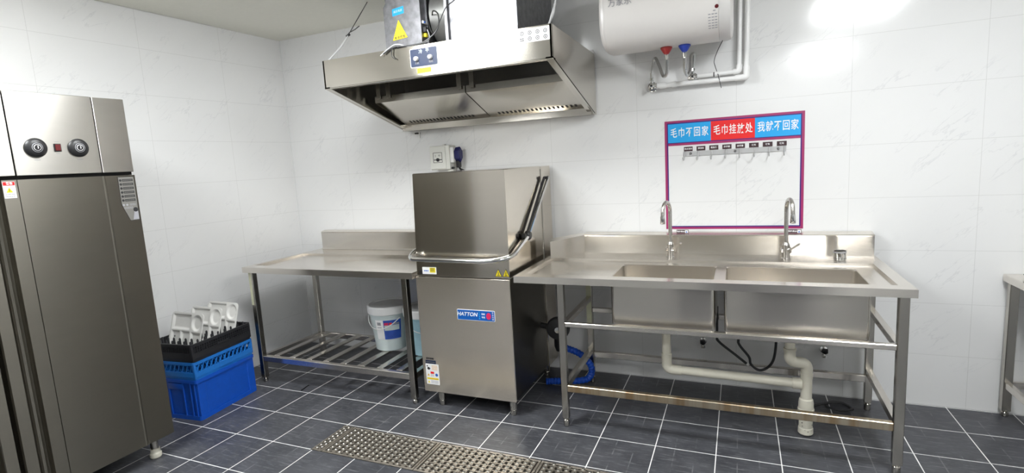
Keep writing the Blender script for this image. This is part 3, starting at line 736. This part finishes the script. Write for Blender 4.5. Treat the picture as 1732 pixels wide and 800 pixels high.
ORD = ['first dark name tag from the left above the hook rail', 'second dark name tag from the left above the hook rail', 'third dark name tag from the left above the hook rail', 'fourth dark name tag from the left above the hook rail',
       'fifth dark name tag from the left above the hook rail', 'third dark name tag from the right above the hook rail', 'second dark name tag from the right above the hook rail', 'last dark name tag at the right end above the hook rail']
for i in range(8):
    x = 3.324+i*.0761; t = thing('name_tag', ORD[i], 'tag', (x, 0, 1.5545), 'name tags above the hook rail')
    d = MB(); d.box((x-.0265, -.0025, 1.541), (x+.0265, -.0001, 1.569), M['tag'], .0006); pl = d.build('plate', t)
    d = MB(); d.text(TX[i], (x, -.0032, 1.555), .0125, M['paper'], bold=.02, sx=.95); d.build('lettering', t)

# water heater
t = thing('water_heater', 'white horizontal electric water heater mounted high on the back wall', 'water heater', (3.23, -.25, 2.14))
HC, HR = Vector((0, -.24, 2.350)), .200
def hring(x, r, sq=.0):
    out = []
    for k in range(48):
        a = 2*PI*k/48; c, s = math.cos(a), math.sin(a); e = .82
        out.append(Vector((x, HC.y+r*abs(c)**e*(1 if c > 0 else -1), HC.z+r*abs(s)**e*(1 if s > 0 else -1))))
    return out
d = MB(); d.loft([hring(2.905, HR), hring(3.520, HR)], M['enamel'], False, False); tk = d.build('tank', t)
d = MB(); d.loft([hring(2.868, HR*.72), hring(2.876, HR*.90), hring(2.888, HR*.965), hring(2.904, HR*.985)], M['enamel'], True, False); d.build('end_cap', t)
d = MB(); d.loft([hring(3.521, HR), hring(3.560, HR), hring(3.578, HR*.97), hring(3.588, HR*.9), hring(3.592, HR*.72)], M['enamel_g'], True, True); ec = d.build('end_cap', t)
def onheat(x, ang, off=0.):
    c, s = math.cos(ang), math.sin(ang); e = .82; r = HR+off
    return Vector((x, HC.y+r*abs(c)**e*(1 if c > 0 else -1), HC.z+r*abs(s)**e*(1 if s > 0 else -1)))
d = MB()
for i, ch in enumerate('万家乐'):
    c = onheat(2.955+i*.045, PI*1.0+.05, .0015); d.text(ch, (c.x, c.y-.0005, c.z+.062), .045, M['inkg'], bold=.0)
d.build('lettering', tk)
d = MB()      # control dial and specs on the right end
for k in range(7):
    ang = PI+.30+k*.085
    for x in ((3.475, 3.492, 3.508) if k not in (0,) else (3.50,)):
        w = .006
        q = [onheat(x-w, ang, .001), onheat(x+w, ang, .001), onheat(x+w, ang+.028, .001), onheat(x-w, ang+.028, .001)]
        d.add(q+[v+(HC-v).normalized()*.0005 for v in q], [(0, 1, 2, 3), (4, 7, 6, 5)], M['inkg'])
c = onheat(3.512, PI+.22, .0005); nrm = Vector((0, c.y-HC.y, c.z-HC.z)).normalized()
d.lathe([(.010, 0), (.010, .003), (.0, .0035)], c, nrm, M['darkred'], 14); tag(d.build('control_print', tk), 'dark red lamp with small grey print')
for x, m in ((3.228, 'red'), (3.330, 'blue3')):
    d = MB(); d.lathe([(.012, -.034), (.020, -.024), (.034, -.002), (.034, .004), (.026, .020)], (x, -.245, 2.146), (0, 0, 1), M[m], 20)
    tag(d.build('pipe_collar', t), 'dark red collar' if m == 'red' else 'blue collar')
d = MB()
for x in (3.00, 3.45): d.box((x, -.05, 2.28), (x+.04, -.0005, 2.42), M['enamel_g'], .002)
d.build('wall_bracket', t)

# pipes
t = thing('water_pipe', 'outer white water pipe running low along the wall to the left-hand valve', 'pipe', (3.62, -.05, 1.956))
d = MB(); d.tube(arc_path([(3.145, -.045, 1.960), (3.661, -.045, 1.956), (3.672, -.045, ZC)], .035, 6), .0145, M['pipe'], 14); d.build('pipe_run', t)
d = MB(); d.tube([(3.60, -.045, 1.957), (3.648, -.045, 1.957)], .0185, M['pipe'], 14); d.tube([(3.662, -.045, 1.985), (3.663, -.045, 2.02)], .0185, M['pipe'], 14); d.tube(arc_path([(3.636, -.045, 1.957), (3.661, -.045, 1.957), (3.662, -.045, 2.0)], .02, 5), .0182, M['pipe'], 14); d.build('elbow', t)
d = MB(); d.tube([(3.16, -.045, 1.960), (3.20, -.045, 1.960)], .0185, M['pipe'], 14); d.build('coupling', t); d = MB(); d.tube([(3.235, -.045, 1.9595), (3.262, -.045, 1.9595)], .0185, M['pipe'], 14); d.build('coupling', t)
t = thing('water_pipe', 'inner white water pipe turning up beside the heater from the right-hand valve', 'pipe', (3.61, -.05, 2.004))
d = MB(); d.tube(arc_path([(3.385, -.045, 1.992), (3.622, -.045, 1.995), (3.630, -.045, ZC)], .03, 6), .0125, M['pipe'], 14); d.build('pipe_run', t)
d = MB(); d.tube(arc_path([(3.588, -.045, 1.995), (3.621, -.045, 1.995), (3.623, -.045, 2.032)], .02, 5), .0165, M['pipe'], 14); d.build('elbow', t)
d = MB(); d.tube([(3.485, -.045, 1.993), (3.515, -.045, 1.993)], .0165, M['pipe'], 12); d.build('coupling', t); d = MB(); d.tube([(3.484, -.045, 1.993), (3.478, -.045, 1.993)], .0135, M['dark'], 12); d.build('rubber_seal', t)
for x, z, lab in ((3.112, 1.962, 'chrome angle valve at the left end of the low white pipe'), (3.358, 1.992, 'chrome angle valve below the blue heater collar')):
    t = thing('angle_valve', lab, 'valve', (x, -.03, z), 'angle valves under the heater')
    d = MB(); d.lathe([(.030, -.003), (.030, .002), (.024, .006), (.013, .009), (.013, .05), (.0, .051)], (x, -.003, z), (0, -1, 0), M['chrome'], 22)
    d.tube([(x, -.045, z), (x, -.045, z+.034)], .0105, M['chrome'], 12); d.lathe([(.014, .034), (.014, .050)], (x, -.045, z), (0, 0, 1), M['chrome'], 6)
    d.tube([(x, -.045, z), (x+.03, -.045, z)], .011, M['chrome'], 12)
    b = d.build('valve_body', t)
    d = MB(); d.lathe([(.010, .048), (.017, .052), (.017, .066), (.012, .070), (.0, .071)], (x, -.003, z-.0), (0, -1, 0), M['chrome'], 16); d.lathe([(.007, .0705), (.007, .073), (.0, .0731)], (x, -.003, z), (0, -1, 0), M['black'], 12); d.build('knob', t)
def hose(name, label, path, r, mat, ends, group):
    t = thing(name, label, 'hose', path[-1], group); P = [Vector(p) for p in path]
    d = MB(); d.tube(P, r, mat, 10, smooth=8); d.build('hose_tube', t)
    for p, a in ends:
        d = MB(); d.lathe([(.0085, 0), (.0105, .003), (.0105, .030), (.0085, .033)], p, a, M['chrome'], 12); d.build('nut', t)
    return t
hose('water_hose', 'braided steel hose bent in a loop from the red heater collar to the left valve',
     [(3.226, -.22, 2.112), (3.226, -.215, 2.08), (3.222, -.19, 2.015), (3.198, -.16, 2.000), (3.170, -.12, 2.070), (3.140, -.08, 2.125), (3.118, -.05, 2.07), (3.113, -.046, 2.012)], .0095, M['braid'],
     [((3.227, -.225, 2.085), (0, 0, 1)), ((3.112, -.045, 2.012), (0, 0, 1))], 'hoses under the heater')
hose('water_hose', 'braided steel hose with copper tape looping from the blue heater collar to the right valve',
     [(3.328, -.22, 2.112), (3.327, -.215, 2.07), (3.325, -.17, 2.015), (3.335, -.13, 1.995), (3.350, -.10, 2.03), (3.354, -.075, 2.11), (3.366, -.06, 2.125), (3.368, -.05, 2.09), (3.360, -.046, 2.042)], .0095, M['braid'],
     [((3.328, -.222, 2.082), (0, 0, 1)), ((3.326, -.18, 2.02), (0, .1, 1))], 'hoses under the heater')
cable('heater_wire', 'thin dark wire dangling from the right end of the water heater', [(3.536, -.26, 2.144), (3.506, -.20, 2.10), (3.485, -.10, 2.065), (3.488, -.04, 2.04), (3.505, -.062, 1.985), (3.512, -.058, 1.955), (3.522, -.03, 1.91)], .0022, M['wire'], cat='wire')

# wall isolator switch
t = thing('switch_box', 'ivory isolator switch box with blue plug on the wall behind the dishwasher', 'switch', (1.55, -.06, 1.505))
d = MB(); d.box((1.470, -.100, 1.512), (1.640, -.0005, 1.690), M['socket'], .006); d.box((1.474, -.106, 1.518), (1.608, -.099, 1.684), M['socket'], .003)
d.box((1.56, -.06, 1.689), (1.58, -.03, 1.700), M['socket'], .002); d.box((1.60, -.08, 1.495), (1.65, -.02, 1.513), M['socket'], .004); bx = d.build('box', t)
fn = FRONT(-.106); d = MB(); d2_ = rect(1.502, 1.580, 1.565, 1.640)
for a in (rect(1.502, 1.580, 1.565, 1.568), rect(1.502, 1.580, 1.637, 1.640), rect(1.502, 1.505, 1.565, 1.640), rect(1.577, 1.580, 1.565, 1.640), rect(1.508, 1.575, 1.583, 1.589)): d.prism(a, fn, 0, .0012, M['ink'])
d.lathe([(.013, 0), (.013, .006), (.0, .007)], (1.542, -.106, 1.586), (0, -1, 0), M['black'], 16); d.text('I', (1.522, -.1068, 1.615), .018, M['ink']); d.text('O', (1.555, -.1068, 1.617), .018, M['ink'])
tag(d.build('switch_diagram', bx), 'black framed diagram')
d = MB(); d.box((1.640, -.095, 1.560), (1.670, -.02, 1.672), M['white'], .005); d.build('outlet', t)
d = MB(); d.loft([[Vector((1.668, -.057+.030*math.cos(a), 1.617+.052*math.sin(a))) for a in [2*PI*k/6+PI/6 for k in range(6)]], [Vector((1.708, -.057+.034*math.cos(a), 1.617+.058*math.sin(a))) for a in [2*PI*k/6+PI/6 for k in range(6)]], [Vector((1.716, -.057+.026*math.cos(a), 1.617+.046*math.sin(a))) for a in [2*PI*k/6+PI/6 for k in range(6)]]], M['plug'])
d.box((1.678, -.08, 1.520), (1.702, -.035, 1.572), M['black'], .004); tag(d.build('plug', t), 'dark blue plug with black cable gland')
d = MB(); d.tube([(1.692, -.055, 1.525), (1.698, -.05, 1.508), (1.72, -.03, 1.49), (1.74, -.02, 1.44)], .008, M['black'], 8, smooth=5); d.lathe([(.009, 0), (.009, .02)], (1.652, -.07, 1.520), (0, -1, 0), M['black'], 12); d.build('cord', t)
MB().lathe([(.010, .0), (.012, .014)], (1.470, -.06, 1.635), (-1, 0, 0), M['inkg'], 12).build('cable_gland', t)
d = MB(); d.tube([(1.335, -.003, 1.800), (1.332, -.035, 1.80), (1.326, -.055, 1.798)], .006, M['black'], 8); d.tube([(1.335, -.012, 1.825), (1.340, -.02, 1.79), (1.346, -.024, 1.762)], .006, M['white'], 8); d.tube([(1.335, 0, 1.82), (1.335, -.014, 1.82)], .008, M['white'], 8)
tag(d.build('wall_hook', loc=(1.335, 0, 1.79)), 'small white and black wire stub below the left end of the hood', 'hook')

# ================================================================== ON AND AROUND THE TABLES
# faucets: swan neck, spout turned by rz
def faucet(label, x, rz):
    t = thing('faucet', label, 'faucet', (x, -.20, .888), 'faucets on the sink table', rz)
    m = M['faucet']; d = MB()
    d.lathe([(.026, 0), (.026, .006), (.021, .012), (.021, .085), (.017, .092), (.014, .100)], (0, 0, 0), (0, 0, 1), m, 24)
    d.build('faucet_body', t, local=True)
    P = [(0, 0, .095), (0, 0, .275)]+[(0, -.055+.055*math.cos(a), .290+.062*math.sin(a)) for a in [PI*k/10 for k in range(0, 11)]]+[(0, -.112, .262)]
    d = MB(); d.tube(P, .0115, m, 14); d.build('spout', t, local=True)
    d = MB(); d.lathe([(.0135, 0), (.0150, .004), (.0140, .046), (.0115, .050)], (0, -.1125, .224), (0, 0, 1), M['chrome'], 18); d.build('aerator', t, local=True)
    d = MB(); R = Matrix.Rotation(-rz, 3, 'Z')   # the lever points right and towards the viewer whatever way the spout is turned
    d.lathe([(.017, -.024), (.019, -.02), (.019, .026), (.0, .028)], (0, 0, .052), R @ Vector((1, -.25, .15)), m, 18)
    d.bar(R @ Vector((.012, -.012, .050)), R @ Vector((.066, -.045, .098)), .017, .009, m); d.build('lever', t, local=True)
faucet('left swan-neck steel faucet with its spout turned to the left', 3.228, -.28); faucet('right swan-neck steel faucet with its spout turned to the right', 3.872, .22)

t = thing('steel_cup', 'small steel strainer cup on the sink table right of the faucets', 'cup', (4.140, -.205, .888))
d = MB(); d.lathe([(.0, 0), (.027, .0), (.030, .003), (.031, .050), (.034, .053), (.034, .055), (.029, .054), (.027, .006), (.0, .005)], (4.140, -.205, .888), (0, 0, 1), M['chrome'], 26, cap=False); d.build('cup_body', t)
d = MB()
for k in range(14):
    a = 2*PI*k/14; c = Vector((4.140+.0312*math.cos(a), -.205+.0312*math.sin(a), .888+.012)); d.lathe([(.0022, 0), (.0022, .0008)], c, (math.cos(a), math.sin(a), 0), M['black'], 8)
d.lathe([(.0315, .044), (.0318, .050)], (4.140, -.205, .888), (0, 0, 1), M['inkg'], 26, cap=False)
d.build('perforations', t)

# drain pipe under the sinks
t = thing('drain_pipe', 'ivory plastic drain pipe joining both sink bowls above the floor', 'pipe', (3.95, -.55, 0))
r = .0245; d = MB(); d.tube([(3.240, -.575, .606), (3.240, -.575, .34)], r, M['pvc'], 18); d.build('bowl_pipe', t)
d = MB(); d.tube(arc_path([(3.240, -.575, .400), (3.240, -.575, .302), (3.32, -.572, .301)], .045, 8), .0285, M['pvc'], 18); d.build('elbow', t)
d = MB(); d.tube([(3.29, -.572, .302), (3.92, -.552, .283)], r, M['pvc'], 18); d.build('cross_pipe', t)
d = MB(); d.tube([(3.870, -.575, .606), (3.870, -.575, .46)], r, M['pvc'], 18); d.build('bowl_pipe', t)
d = MB(); d.tube(arc_path([(3.870, -.575, .478), (3.870, -.572, .408), (3.952, -.555, .402), (3.952, -.552, .33)], .042, 8), .0285, M['pvc'], 18)
d.lathe([(.031, 0), (.031, .012)], (3.870, -.575, .472), (0, 0, 1), M['pvc'], 18); d.lathe([(.031, 0), (.031, .010)], (3.952, -.552, .335), (0, 0, 1), M['pvc'], 18); d.build('s_bend', t)
d = MB(); d.tube([(3.952, -.552, .345), (3.952, -.550, .20)], .0275, M['pvc'], 18); d.tube([(3.885, -.553, .284), (3.93, -.552, .2835)], .0300, M['pvc'], 18); d.lathe([(.030, 0), (.030, .014)], (3.952, -.551, .318), (0, 0, 1), M['pvc'], 18); d.build('tee', t)
d = MB(); d.lathe([(.028, .205), (.033, .200), (.0365, .180), (.0365, .150), (.040, .147), (.040, .120), (.036, .116), (.034, .095)], (3.952, -.550, 0), (0, 0, 1), M['pvc'], 22); d.build('coupling', t)
d = MB(); d.lathe([(.033, .13), (.033, .045), (.036, .04), (.037, .012), (.030, .004), (.024, .001)], (3.952, -.550, 0), (0, 0, 1), M['pvc'], 22)
for k in range(26):
    a = random.uniform(0, 2*PI); z = random.uniform(.02, .125); rr = .0372 if z < .042 else .0338
    c = Vector((3.952+rr*math.cos(a), -.55+rr*math.sin(a), z)); d.lathe([(random.uniform(.0015, .0035), 0), (.001, .0008)], c, (math.cos(a), math.sin(a), 0), M['dark'], 6)
tag(d.build('floor_stub', t), 'dirt-speckled pipe stub')

# wall taps and black hoses below the sink
for x, z, lab in ((3.405, .292, 'dark wall valve below the left sink bowl'), (4.100, .292, 'dark wall valve below the right sink bowl')):
    t = thing('wall_valve', lab, 'valve', (x, -.03, z), 'wall valves under the sink')
    d = MB(); d.lathe([(.024, -.003), (.022, .004), (.012, .008), (.012, .05), (.0, .051)], (x, -.003, z), (0, -1, 0), M['chrome'], 18); d.tube([(x, -.04, z+.0), (x, -.04, z-.030)], .011, M['chrome'], 12); d.lathe([(.015, -.036), (.015, -.020)], (x, -.04, z), (0, 0, 1), M['chrome'], 6); d.build('valve_body', t)
    d = MB(); d.box((x-.016, -.066, z-.006), (x+.016, -.048, z+.022), M['dark'], .004); d.lathe([(.010, 0), (.010, .02)], (x, -.066, z), (0, 1, 0), M['dark'], 12); d.build('valve_handle', t)
def bhose(label, path, tip):
    t = thing('faucet_hose', label, 'hose', path[0], 'black hoses hanging under the sink')
    d = MB(); d.tube([Vector(p) for p in path], .0075, M['dark'], 10, smooth=6); d.build('hose_tube', t)
    if tip: MB().lathe([(.008, -.004), (.009, 0), (.007, .012)], path[-1], (Vector(path[-1])-Vector(path[-2])), M['white'], 12).build('hose_end', t)
bhose('black faucet hose with white end hanging straight under the gap between bowls', [(3.50, -.25, .60), (3.50, -.25, .42), (3.51, -.25, .378), (3.60, -.25, .305), (3.668, -.25, .250)], True)
bhose('black faucet hose looping up under the right sink bowl', [(3.62, -.27, .60), (3.62, -.27, .42), (3.625, -.27, .375), (3.678, -.26, .30), (3.69, -.25, .25), (3.74, -.25, .218), (3.80, -.26, .27), (3.822, -.26, .38), (3.824, -.26, .60)], False)

# dishwasher pump fitting and blue waste hose
t = thing('waste_hose', 'blue corrugated waste hose curling on the floor beside the dishwasher', 'hose', (2.55, -.30, 0))
pth = spline([Vector(p) for p in [(2.49, -.30, .275), (2.56, -.29, .262), (2.64, -.26, .215), (2.70, -.24, .13), (2.68, -.25, .05), (2.58, -.28, .030), (2.48, -.30, .028), (2.40, -.33, .028)]], 14)
d = MB(); d.tube(pth, .022, M['bluehose'], 14, rf=lambda u: 1+.10*math.sin(u*420)); d.build('hose_tube', t)
t = thing('drain_pump', 'round black drain pump fitted behind the left sink table leg', 'pump', (2.50, -.32, .20))
d = MB(); d.lathe([(.05, -.03), (.076, -.022), (.080, .0), (.072, .024), (.04, .034), (.0, .036)], (2.505, -.33, .415), (.25, -1, 0), M['dark'], 26); d.lathe([(.02, .03), (.02, .045), (.0, .046)], (2.505, -.33, .415), (.25, -1, 0), M['chrome'], 14); d.build('pump_housing', t)
d = MB(); d.tube([(2.50, -.33, .36), (2.495, -.32, .29), (2.50, -.305, .26)], .024, M['black'], 12); d.tube([(2.385, -.33, .43), (2.47, -.33, .42)], .02, M['black'], 12); d.build('pump_pipe', t)
cable('floor_cable', 'loose coil of dark cable on the floor by the rear right sink leg', [(4.23, -.19, .008), (4.19, -.12, .010), (4.12, -.13, .012), (4.10, -.19, .010), (4.16, -.23, .012), (4.22, -.20, .016), (4.18, -.15, .022), (4.11, -.16, .020), (4.03, -.20, .008)], .0065, M['dark'], cat='cable')

# buckets on the slatted shelf
def bucket(label, x, y, rb, rt, h, mat, lab, rz):
    z = .2105; t = thing('plastic_bucket', label, 'bucket', (x, y, z), 'buckets on the slatted shelf')
    o = (x, y, z); d = MB()
    d.lathe([(rb-.010, 0), (rb, .006), (rb+.002, .03), (rt-.006, h-.075), (rt-.004, h-.074), (rt, h-.072), (rt, h-.05)], o, (0, 0, 1), mat, 36); b = d.build('bucket_body', t)
    d = MB(); d.lathe([(rt+.002, h-.060), (rt+.008, h-.056), (rt+.010, h-.030), (rt+.010, h-.008), (rt+.004, h), (rt-.006, h), (rt-.012, h-.010), (.03, h-.012), (.0, h-.012)], o, (0, 0, 1), M['lid'], 36); d.build('lid', t)
    d = MB(); pts = []
    for k in range(13):
        a = -PI*.15+(-PI*.7)*k/12+rz
        pts.append((x+(rt+.006)*math.cos(a), y+(rt+.006)*math.sin(a), z+h-.085-.075*math.sin(PI*k/12)))
    d.tube(pts, .0028, M['white'], 8); d.build('handle', t)
    if lab:
        d = MB()
        def cyl(a0, a1, z0, z1, m, off):
            n = 10; vs = []
            for k in range(n+1):
                a = a0+(a1-a0)*k/n
                for zz in (z0, z1):
                    rr = rb+.002+(rt-.006-rb-.002)*(zz-.03)/(h-.105)+off; vs.append((x+rr*math.cos(a), y+rr*math.sin(a), z+zz))
            d.add(vs, [(2*k, 2*k+2, 2*k+3, 2*k+1) for k in range(n)], m)
        c = -.92
        cyl(c-.85, c+.55, .095, .245, M['paper'], .0015); cyl(c-.38, c+.55, .097, .243, M['labelb'], .0022); cyl(c-.34, c+.45, .165, .205, M['bucket'], .0028)
        cyl(c-.34, c-.12, .205, .225, M['pink'], .0030); cyl(c-.08, c+.06, .206, .224, M['signred'], .0030); cyl(c+.1, c+.45, .208, .220, M['inkg'], .0030)
        cyl(c-.74, c-.52, .205, .228, M['inkg'], .0022); cyl(c-.76, c-.50, .185, .190, M['inkg'], .0022); cyl(c-.78, c-.5, .115, .17, M['paper'], .0022)
        tag(d.build('label', b), 'white and blue product label')
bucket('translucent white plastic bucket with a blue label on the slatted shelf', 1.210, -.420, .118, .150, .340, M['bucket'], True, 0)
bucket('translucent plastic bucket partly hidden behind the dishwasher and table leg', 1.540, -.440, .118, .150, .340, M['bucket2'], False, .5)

# crate, racks and trays in the corner by the cabinet
RZ = .10
def hollow(d, hx, hy, z0, z1, w, mat, r=.02, taper=0., floor=True):
    rg = lambda o, z: [Vector((a, b, z)) for a, b in rrect(-hx+o, hx-o, -hy+o, hy-o, max(r-o, .004), 4)]
    d.loft([rg(taper, z0), rg(0, z1), rg(w, z1), rg(w+taper, z0+(w if floor else 0))], mat, floor, floor)
    if not floor: d.loft([rg(taper, z0), rg(w+taper, z0)], mat, False, False)
CC = (.232, -1.222)
t = thing('plastic_crate', 'solid blue plastic crate on the floor beside the steel cabinet', 'crate', (CC[0], CC[1], 0), None, RZ)
d = MB(); hollow(d, .180, .238, .004, .268, .006, M['blue'], .018, .006); 
hollow(d, .184, .242, .0, .028, .006, M['blue'], .018, 0, False); hollow(d, .188, .246, .250, .270, .010, M['blue'], .018, 0, False)
for y in (-.205, .205): d.box((.170, y-.030, .02), (.1815, y+.030, .255), M['blue'], .003)
for x in (-.12, -.06, .06, .12, .155): d.box((x-.006, -.2425, .02), (x+.006, -.234, .255), M['blue'], .002)
d.build('crate_body', t, local=True)
d = MB()
for s in (-1, 1): d.box((-.06, s*.236-.008, .20), (.06, s*.236+.008, .245), M['blue'], .006)
d.build('hand_grip', t, local=True)
def rack(name, label, z, mat, style):
    t = thing('dish_rack', label, 'dish rack', (CC[0], CC[1], z), 'dish racks on the crate', RZ)
    hx, hy, h = .186, .246, .118; d = MB()
    hollow(d, hx, hy, .0, .022, .010, mat, .022, .004, False)
    hollow(d, hx+.002, hy+.002, h-.018, h, .012, mat, .022, 0, False)
    if style == 'lattice':
        hollow(d, hx, hy, .022, .052, .008, mat, .022, 0, False)
        for s in (1, -1):
            for k in range(13):
                y = -hy+.03+k*(2*hy-.06)/12
                d.bar((s*(hx-.005), y-.012, .05), (s*(hx-.005), y+.014, h-.016), .007, .007, mat); d.bar((s*(hx-.010), y+.012, .05), (s*(hx-.010), y-.014, h-.016), .005, .005, mat)
            for k in range(10):
                x = -hx+.03+k*(2*hx-.06)/9
                d.bar((x-.012, s*(hy-.005), .05), (x+.014, s*(hy-.005), h-.016), .007, .007, mat); d.bar((x+.012, s*(hy-.010), .05), (x-.014, s*(hy-.010), h-.016), .005, .005, mat)
        d.box((hx-.004, -.055, .018), (hx+.004, .055, .058), mat, .003)
    else:
        hollow(d, hx, hy, .022, .060, .008, mat, .022, 0, False)
        hollow(d, hx-.006, hy-.006, .055, h-.014, .003, mat, .02, 0, False)
        for s in (1, -1):
            for k in range(26):
                y = -hy+.022+k*(2*hy-.044)/25; d.box((s*(hx-.007)-.003, y-.003, .055), (s*(hx-.003)+.003, y+.003, h-.014), mat, 0)
            for k in range(20):
                x = -hx+.022+k*(2*hx-.044)/19; d.box((x-.003, s*(hy-.007)-.003, .055), (x+.003, s*(hy-.003)+.003, h-.014), mat, 0)
            for zz in (.070, .083): d.box((s*(hx-.006)-.003, -hy+.02, zz-.002), (s*(hx-.002)+.001, hy-.02, zz+.002), mat, 0)
        d.box((hx-.004, -.05, .05), (hx+.003, .05, .066), mat, .003)
    for s in (1, -1):
        for q in (1, -1): d.box((s*hx-s*.022, q*hy-q*.022, .01), (s*hx-s*.002, q*hy-q*.002, h-.004), mat, .006)
    d.build('rack_frame', t, local=True)
    d = MB()
    for k in range(9):
        y = -hy+.02+k*(2*hy-.04)/8; d.box((-hx+.01, y-.003, .006), (hx-.01, y+.003, .014), mat, 0)
    for k in range(8):
        x = -hx+.02+k*(2*hx-.04)/7; d.box((x-.003, -hy+.01, .006), (x+.003, hy-.01, .014), mat, 0)
    d.build('base_grid', t, local=True)
    if style != 'lattice':
        for i in range(7):
            for j in range(9):
                x = -hx+.035+i*(2*hx-.07)/6; y = -hy+.030+j*(2*hy-.06)/8
                d = MB(); d.lathe([(.0075, .01), (.0065, .124), (.003, .131)], (x, y, 0), (0, 0, 1), mat, 8); d.build('peg', t, local=True)
    return t
rack('dish_rack', 'blue open-lattice dish rack between the crate and the black rack', .271, M['blue2'], 'lattice')
rack('dish_rack', 'black pegged dish rack holding white trays, topmost of the stack', .390, M['rackk'], 'mesh')

def tray_mesh():
    wx, wz = .290, .235; nx, nz = 72, 58
    cells = [(.012, .012, .178, .112, 'r'), (.190, .012, .278, .118, 'o'), (.012, .122, .092, .223, 'r'), (.102, .122, .182, .223, 'r'), (.192, .128, .278, .223, 'r')]
    def depth(u, v):
        best = 0.
        for x0, z0, x1, z1, k in cells:
            if k == 'r': s = min(u-x0, x1-u, v-z0, z1-v)
            else:
                a, b = (x1-x0)/2, (z1-z0)/2; s = (1-math.hypot((u-(x0+x1)/2)/a, (v-(z0+z1)/2)/b))*min(a, b)
            best = max(best, min(1, max(0, s/.012)))
        e = min(u, wx-u, v, wz-v); rim = -.35*max(0, 1-e/.006)
        return best+rim*0
    d = MB(); vs = []; fs = []
    for off in (0., 1.):
        for j in range(nz+1):
            for i in range(nx+1):
                u, v = wx*i/nx, wz*j/nz
                # round the corners of the tray
                R = .028; cu = min(max(u, R), wx-R); cv = min(max(v, R), wz-R); q = math.hypot(u-cu, v-cv)
                if q > R: u, v = cu+(u-cu)*R/q, cv+(v-cv)*R/q
                y = .012*depth(u, v)+off*.0035
                vs.append((u-wx/2, y, wz-v))
    N = (nx+1)*(nz+1)
    for j in range(nz):
        for i in range(nx):
            a = j*(nx+1)+i; fs.append((a, a+1, a+nx+2, a+nx+1)); fs.append((N+a, N+a+nx+1, N+a+nx+2, N+a+1))
    edge = [i for i in range(nx+1)]+[(j)*(nx+1)+nx for j in range(1, nz+1)]+[nz*(nx+1)+i for i in range(nx-1, -1, -1)]+[j*(nx+1) for j in range(nz-1, 0, -1)]
    for k in range(len(edge)): a, b = edge[k], edge[(k+1) % len(edge)]; fs.append((a, N+a, N+b, b))
    d.add(vs, fs, M['melamine']); return d
tr = tray_mesh().build('food_tray', local=True)
TL = ['white compartment tray standing nearest in the black rack', 'white compartment tray standing in the middle of the black rack', 'white compartment tray standing farthest back in the black rack']
for k, (x, y) in enumerate(((.250, -1.372), (.245, -1.232), (.240, -1.100))):
    o = tr if k == 0 else tr.copy()
    if k: COL.objects.link(o)
    o.location = (x, y, .446); o.rotation_euler = (-.30, .02, RZ-.06); tag(o, TL[k], 'tray', 'trays in the black rack')

# right-hand table, cut by the photo's edge
t = thing('side_table', 'stainless steel table against the back wall at the right edge', 'table', (5.5, -.35, 0))
d = MB(); d.box((4.928, -.70, .752), (6.05, -.008, .792), M['steel_t'], .003); d.build('tabletop', t)
for xa, ya in ((4.945, -.058), (6.0, -.058), (4.945, -.68), (6.0, -.68)):
    table_leg(xa, xa+.04, ya, ya+.04, .755, M['steelz'], t)
MB().box((4.985, -.05, .165), (6.0, -.025, .20), M['steel_t'], .003).build('back_rail', t)
for x in (4.965, 6.02): MB().box((x-.014, -.642, .165), (x+.014, -.056, .20), M['steel_t'], .003).build('side_rail', t)
d = MB(); d.lathe([(.05, 0), (.09, .004), (.115, .02), (.118, .022), (.092, .008), (.05, .004)], (5.075, -.17, .7925), (0, 0, 1), M['dark'], 26)
tag(d.build('black_plate', loc=(5.075, -.17, .7925)), 'dark round plate on the side table at the right edge', 'plate')

# floor drain covers
def grate(label, x0, x1, n):
    t = thing('drain_cover', label, 'drain cover', ((x0+x1)/2, (DY0+DY1)/2, 0), 'covers of the floor drain')
    ya, yb = DY0+.004, DY1-.004; z1 = .003
    d = MB(); fw = .012
    d.box((x0, ya, -.012), (x1, ya+fw, z1), M['grate'], .001); d.box((x0, yb-fw, -.012), (x1, yb, z1), M['grate'], .001)
    d.box((x0, ya+fw, -.012), (x0+fw, yb-fw, z1), M['grate'], .001); d.box((x1-fw, ya+fw, -.012), (x1, yb-fw, z1), M['grate'], .001)
    p = (x1-x0-2*fw)/n; ny = 8
    for i in range(n):
        xc = x0+fw+p*(i+.5); d.box((xc-p*.31, ya+fw, -.010), (xc+p*.31, yb-fw, z1), M['grate'], .001)
        for j in range(ny):
            yy = ya+fw+(yb-ya-2*fw)*(j+.5)/ny
            if i < n-1: d.box((xc+p*.3, yy-.006, -.008), (xc+p*.7, yy+.002, z1-.001), M['grate'], 0)
    for i in range(n):
        xc = x0+fw+p*(i+.5)
        for j in range(ny):
            yy = ya+fw+(yb-ya-2*fw)*(j+.5)/ny+(.008 if i % 2 else -.006)
            d.lathe([(.0058, z1-.001), (.0052, z1+.002), (.003, z1+.004), (.0, z1+.0045)], (xc, yy, 0), (0, 0, 1), M['stud'], 8, cap=False)
            d.box((xc-.009, yy+.0085, z1-.0005), (xc+.009, yy+.0135, z1+.0004), M['pit'], 0)
    d.build('plate', t)
grate('narrow worn steel drain cover strip at the left end of the floor drain', 1.406, 1.478, 2)
grate('long studded steel drain cover, left of two in front of the dishwasher', 1.482, 2.082, 15)
grate('studded steel drain cover in the floor at the bottom centre edge', 2.086, 2.686, 15)
grate('studded steel drain cover at the right end, nearest the sink table', 2.690, 3.286, 15)
d = MB(); d.tube([(.735, -.889, .004), (.727, -.85, .0045), (.717, -.80, .004)], .004, M['black'], 8)
tag(d.build('dark_stick', loc=(.727, -.85, 0)), 'short black stick lying on the floor in front of the work table', 'stick')
bpy.context.view_layer.update()
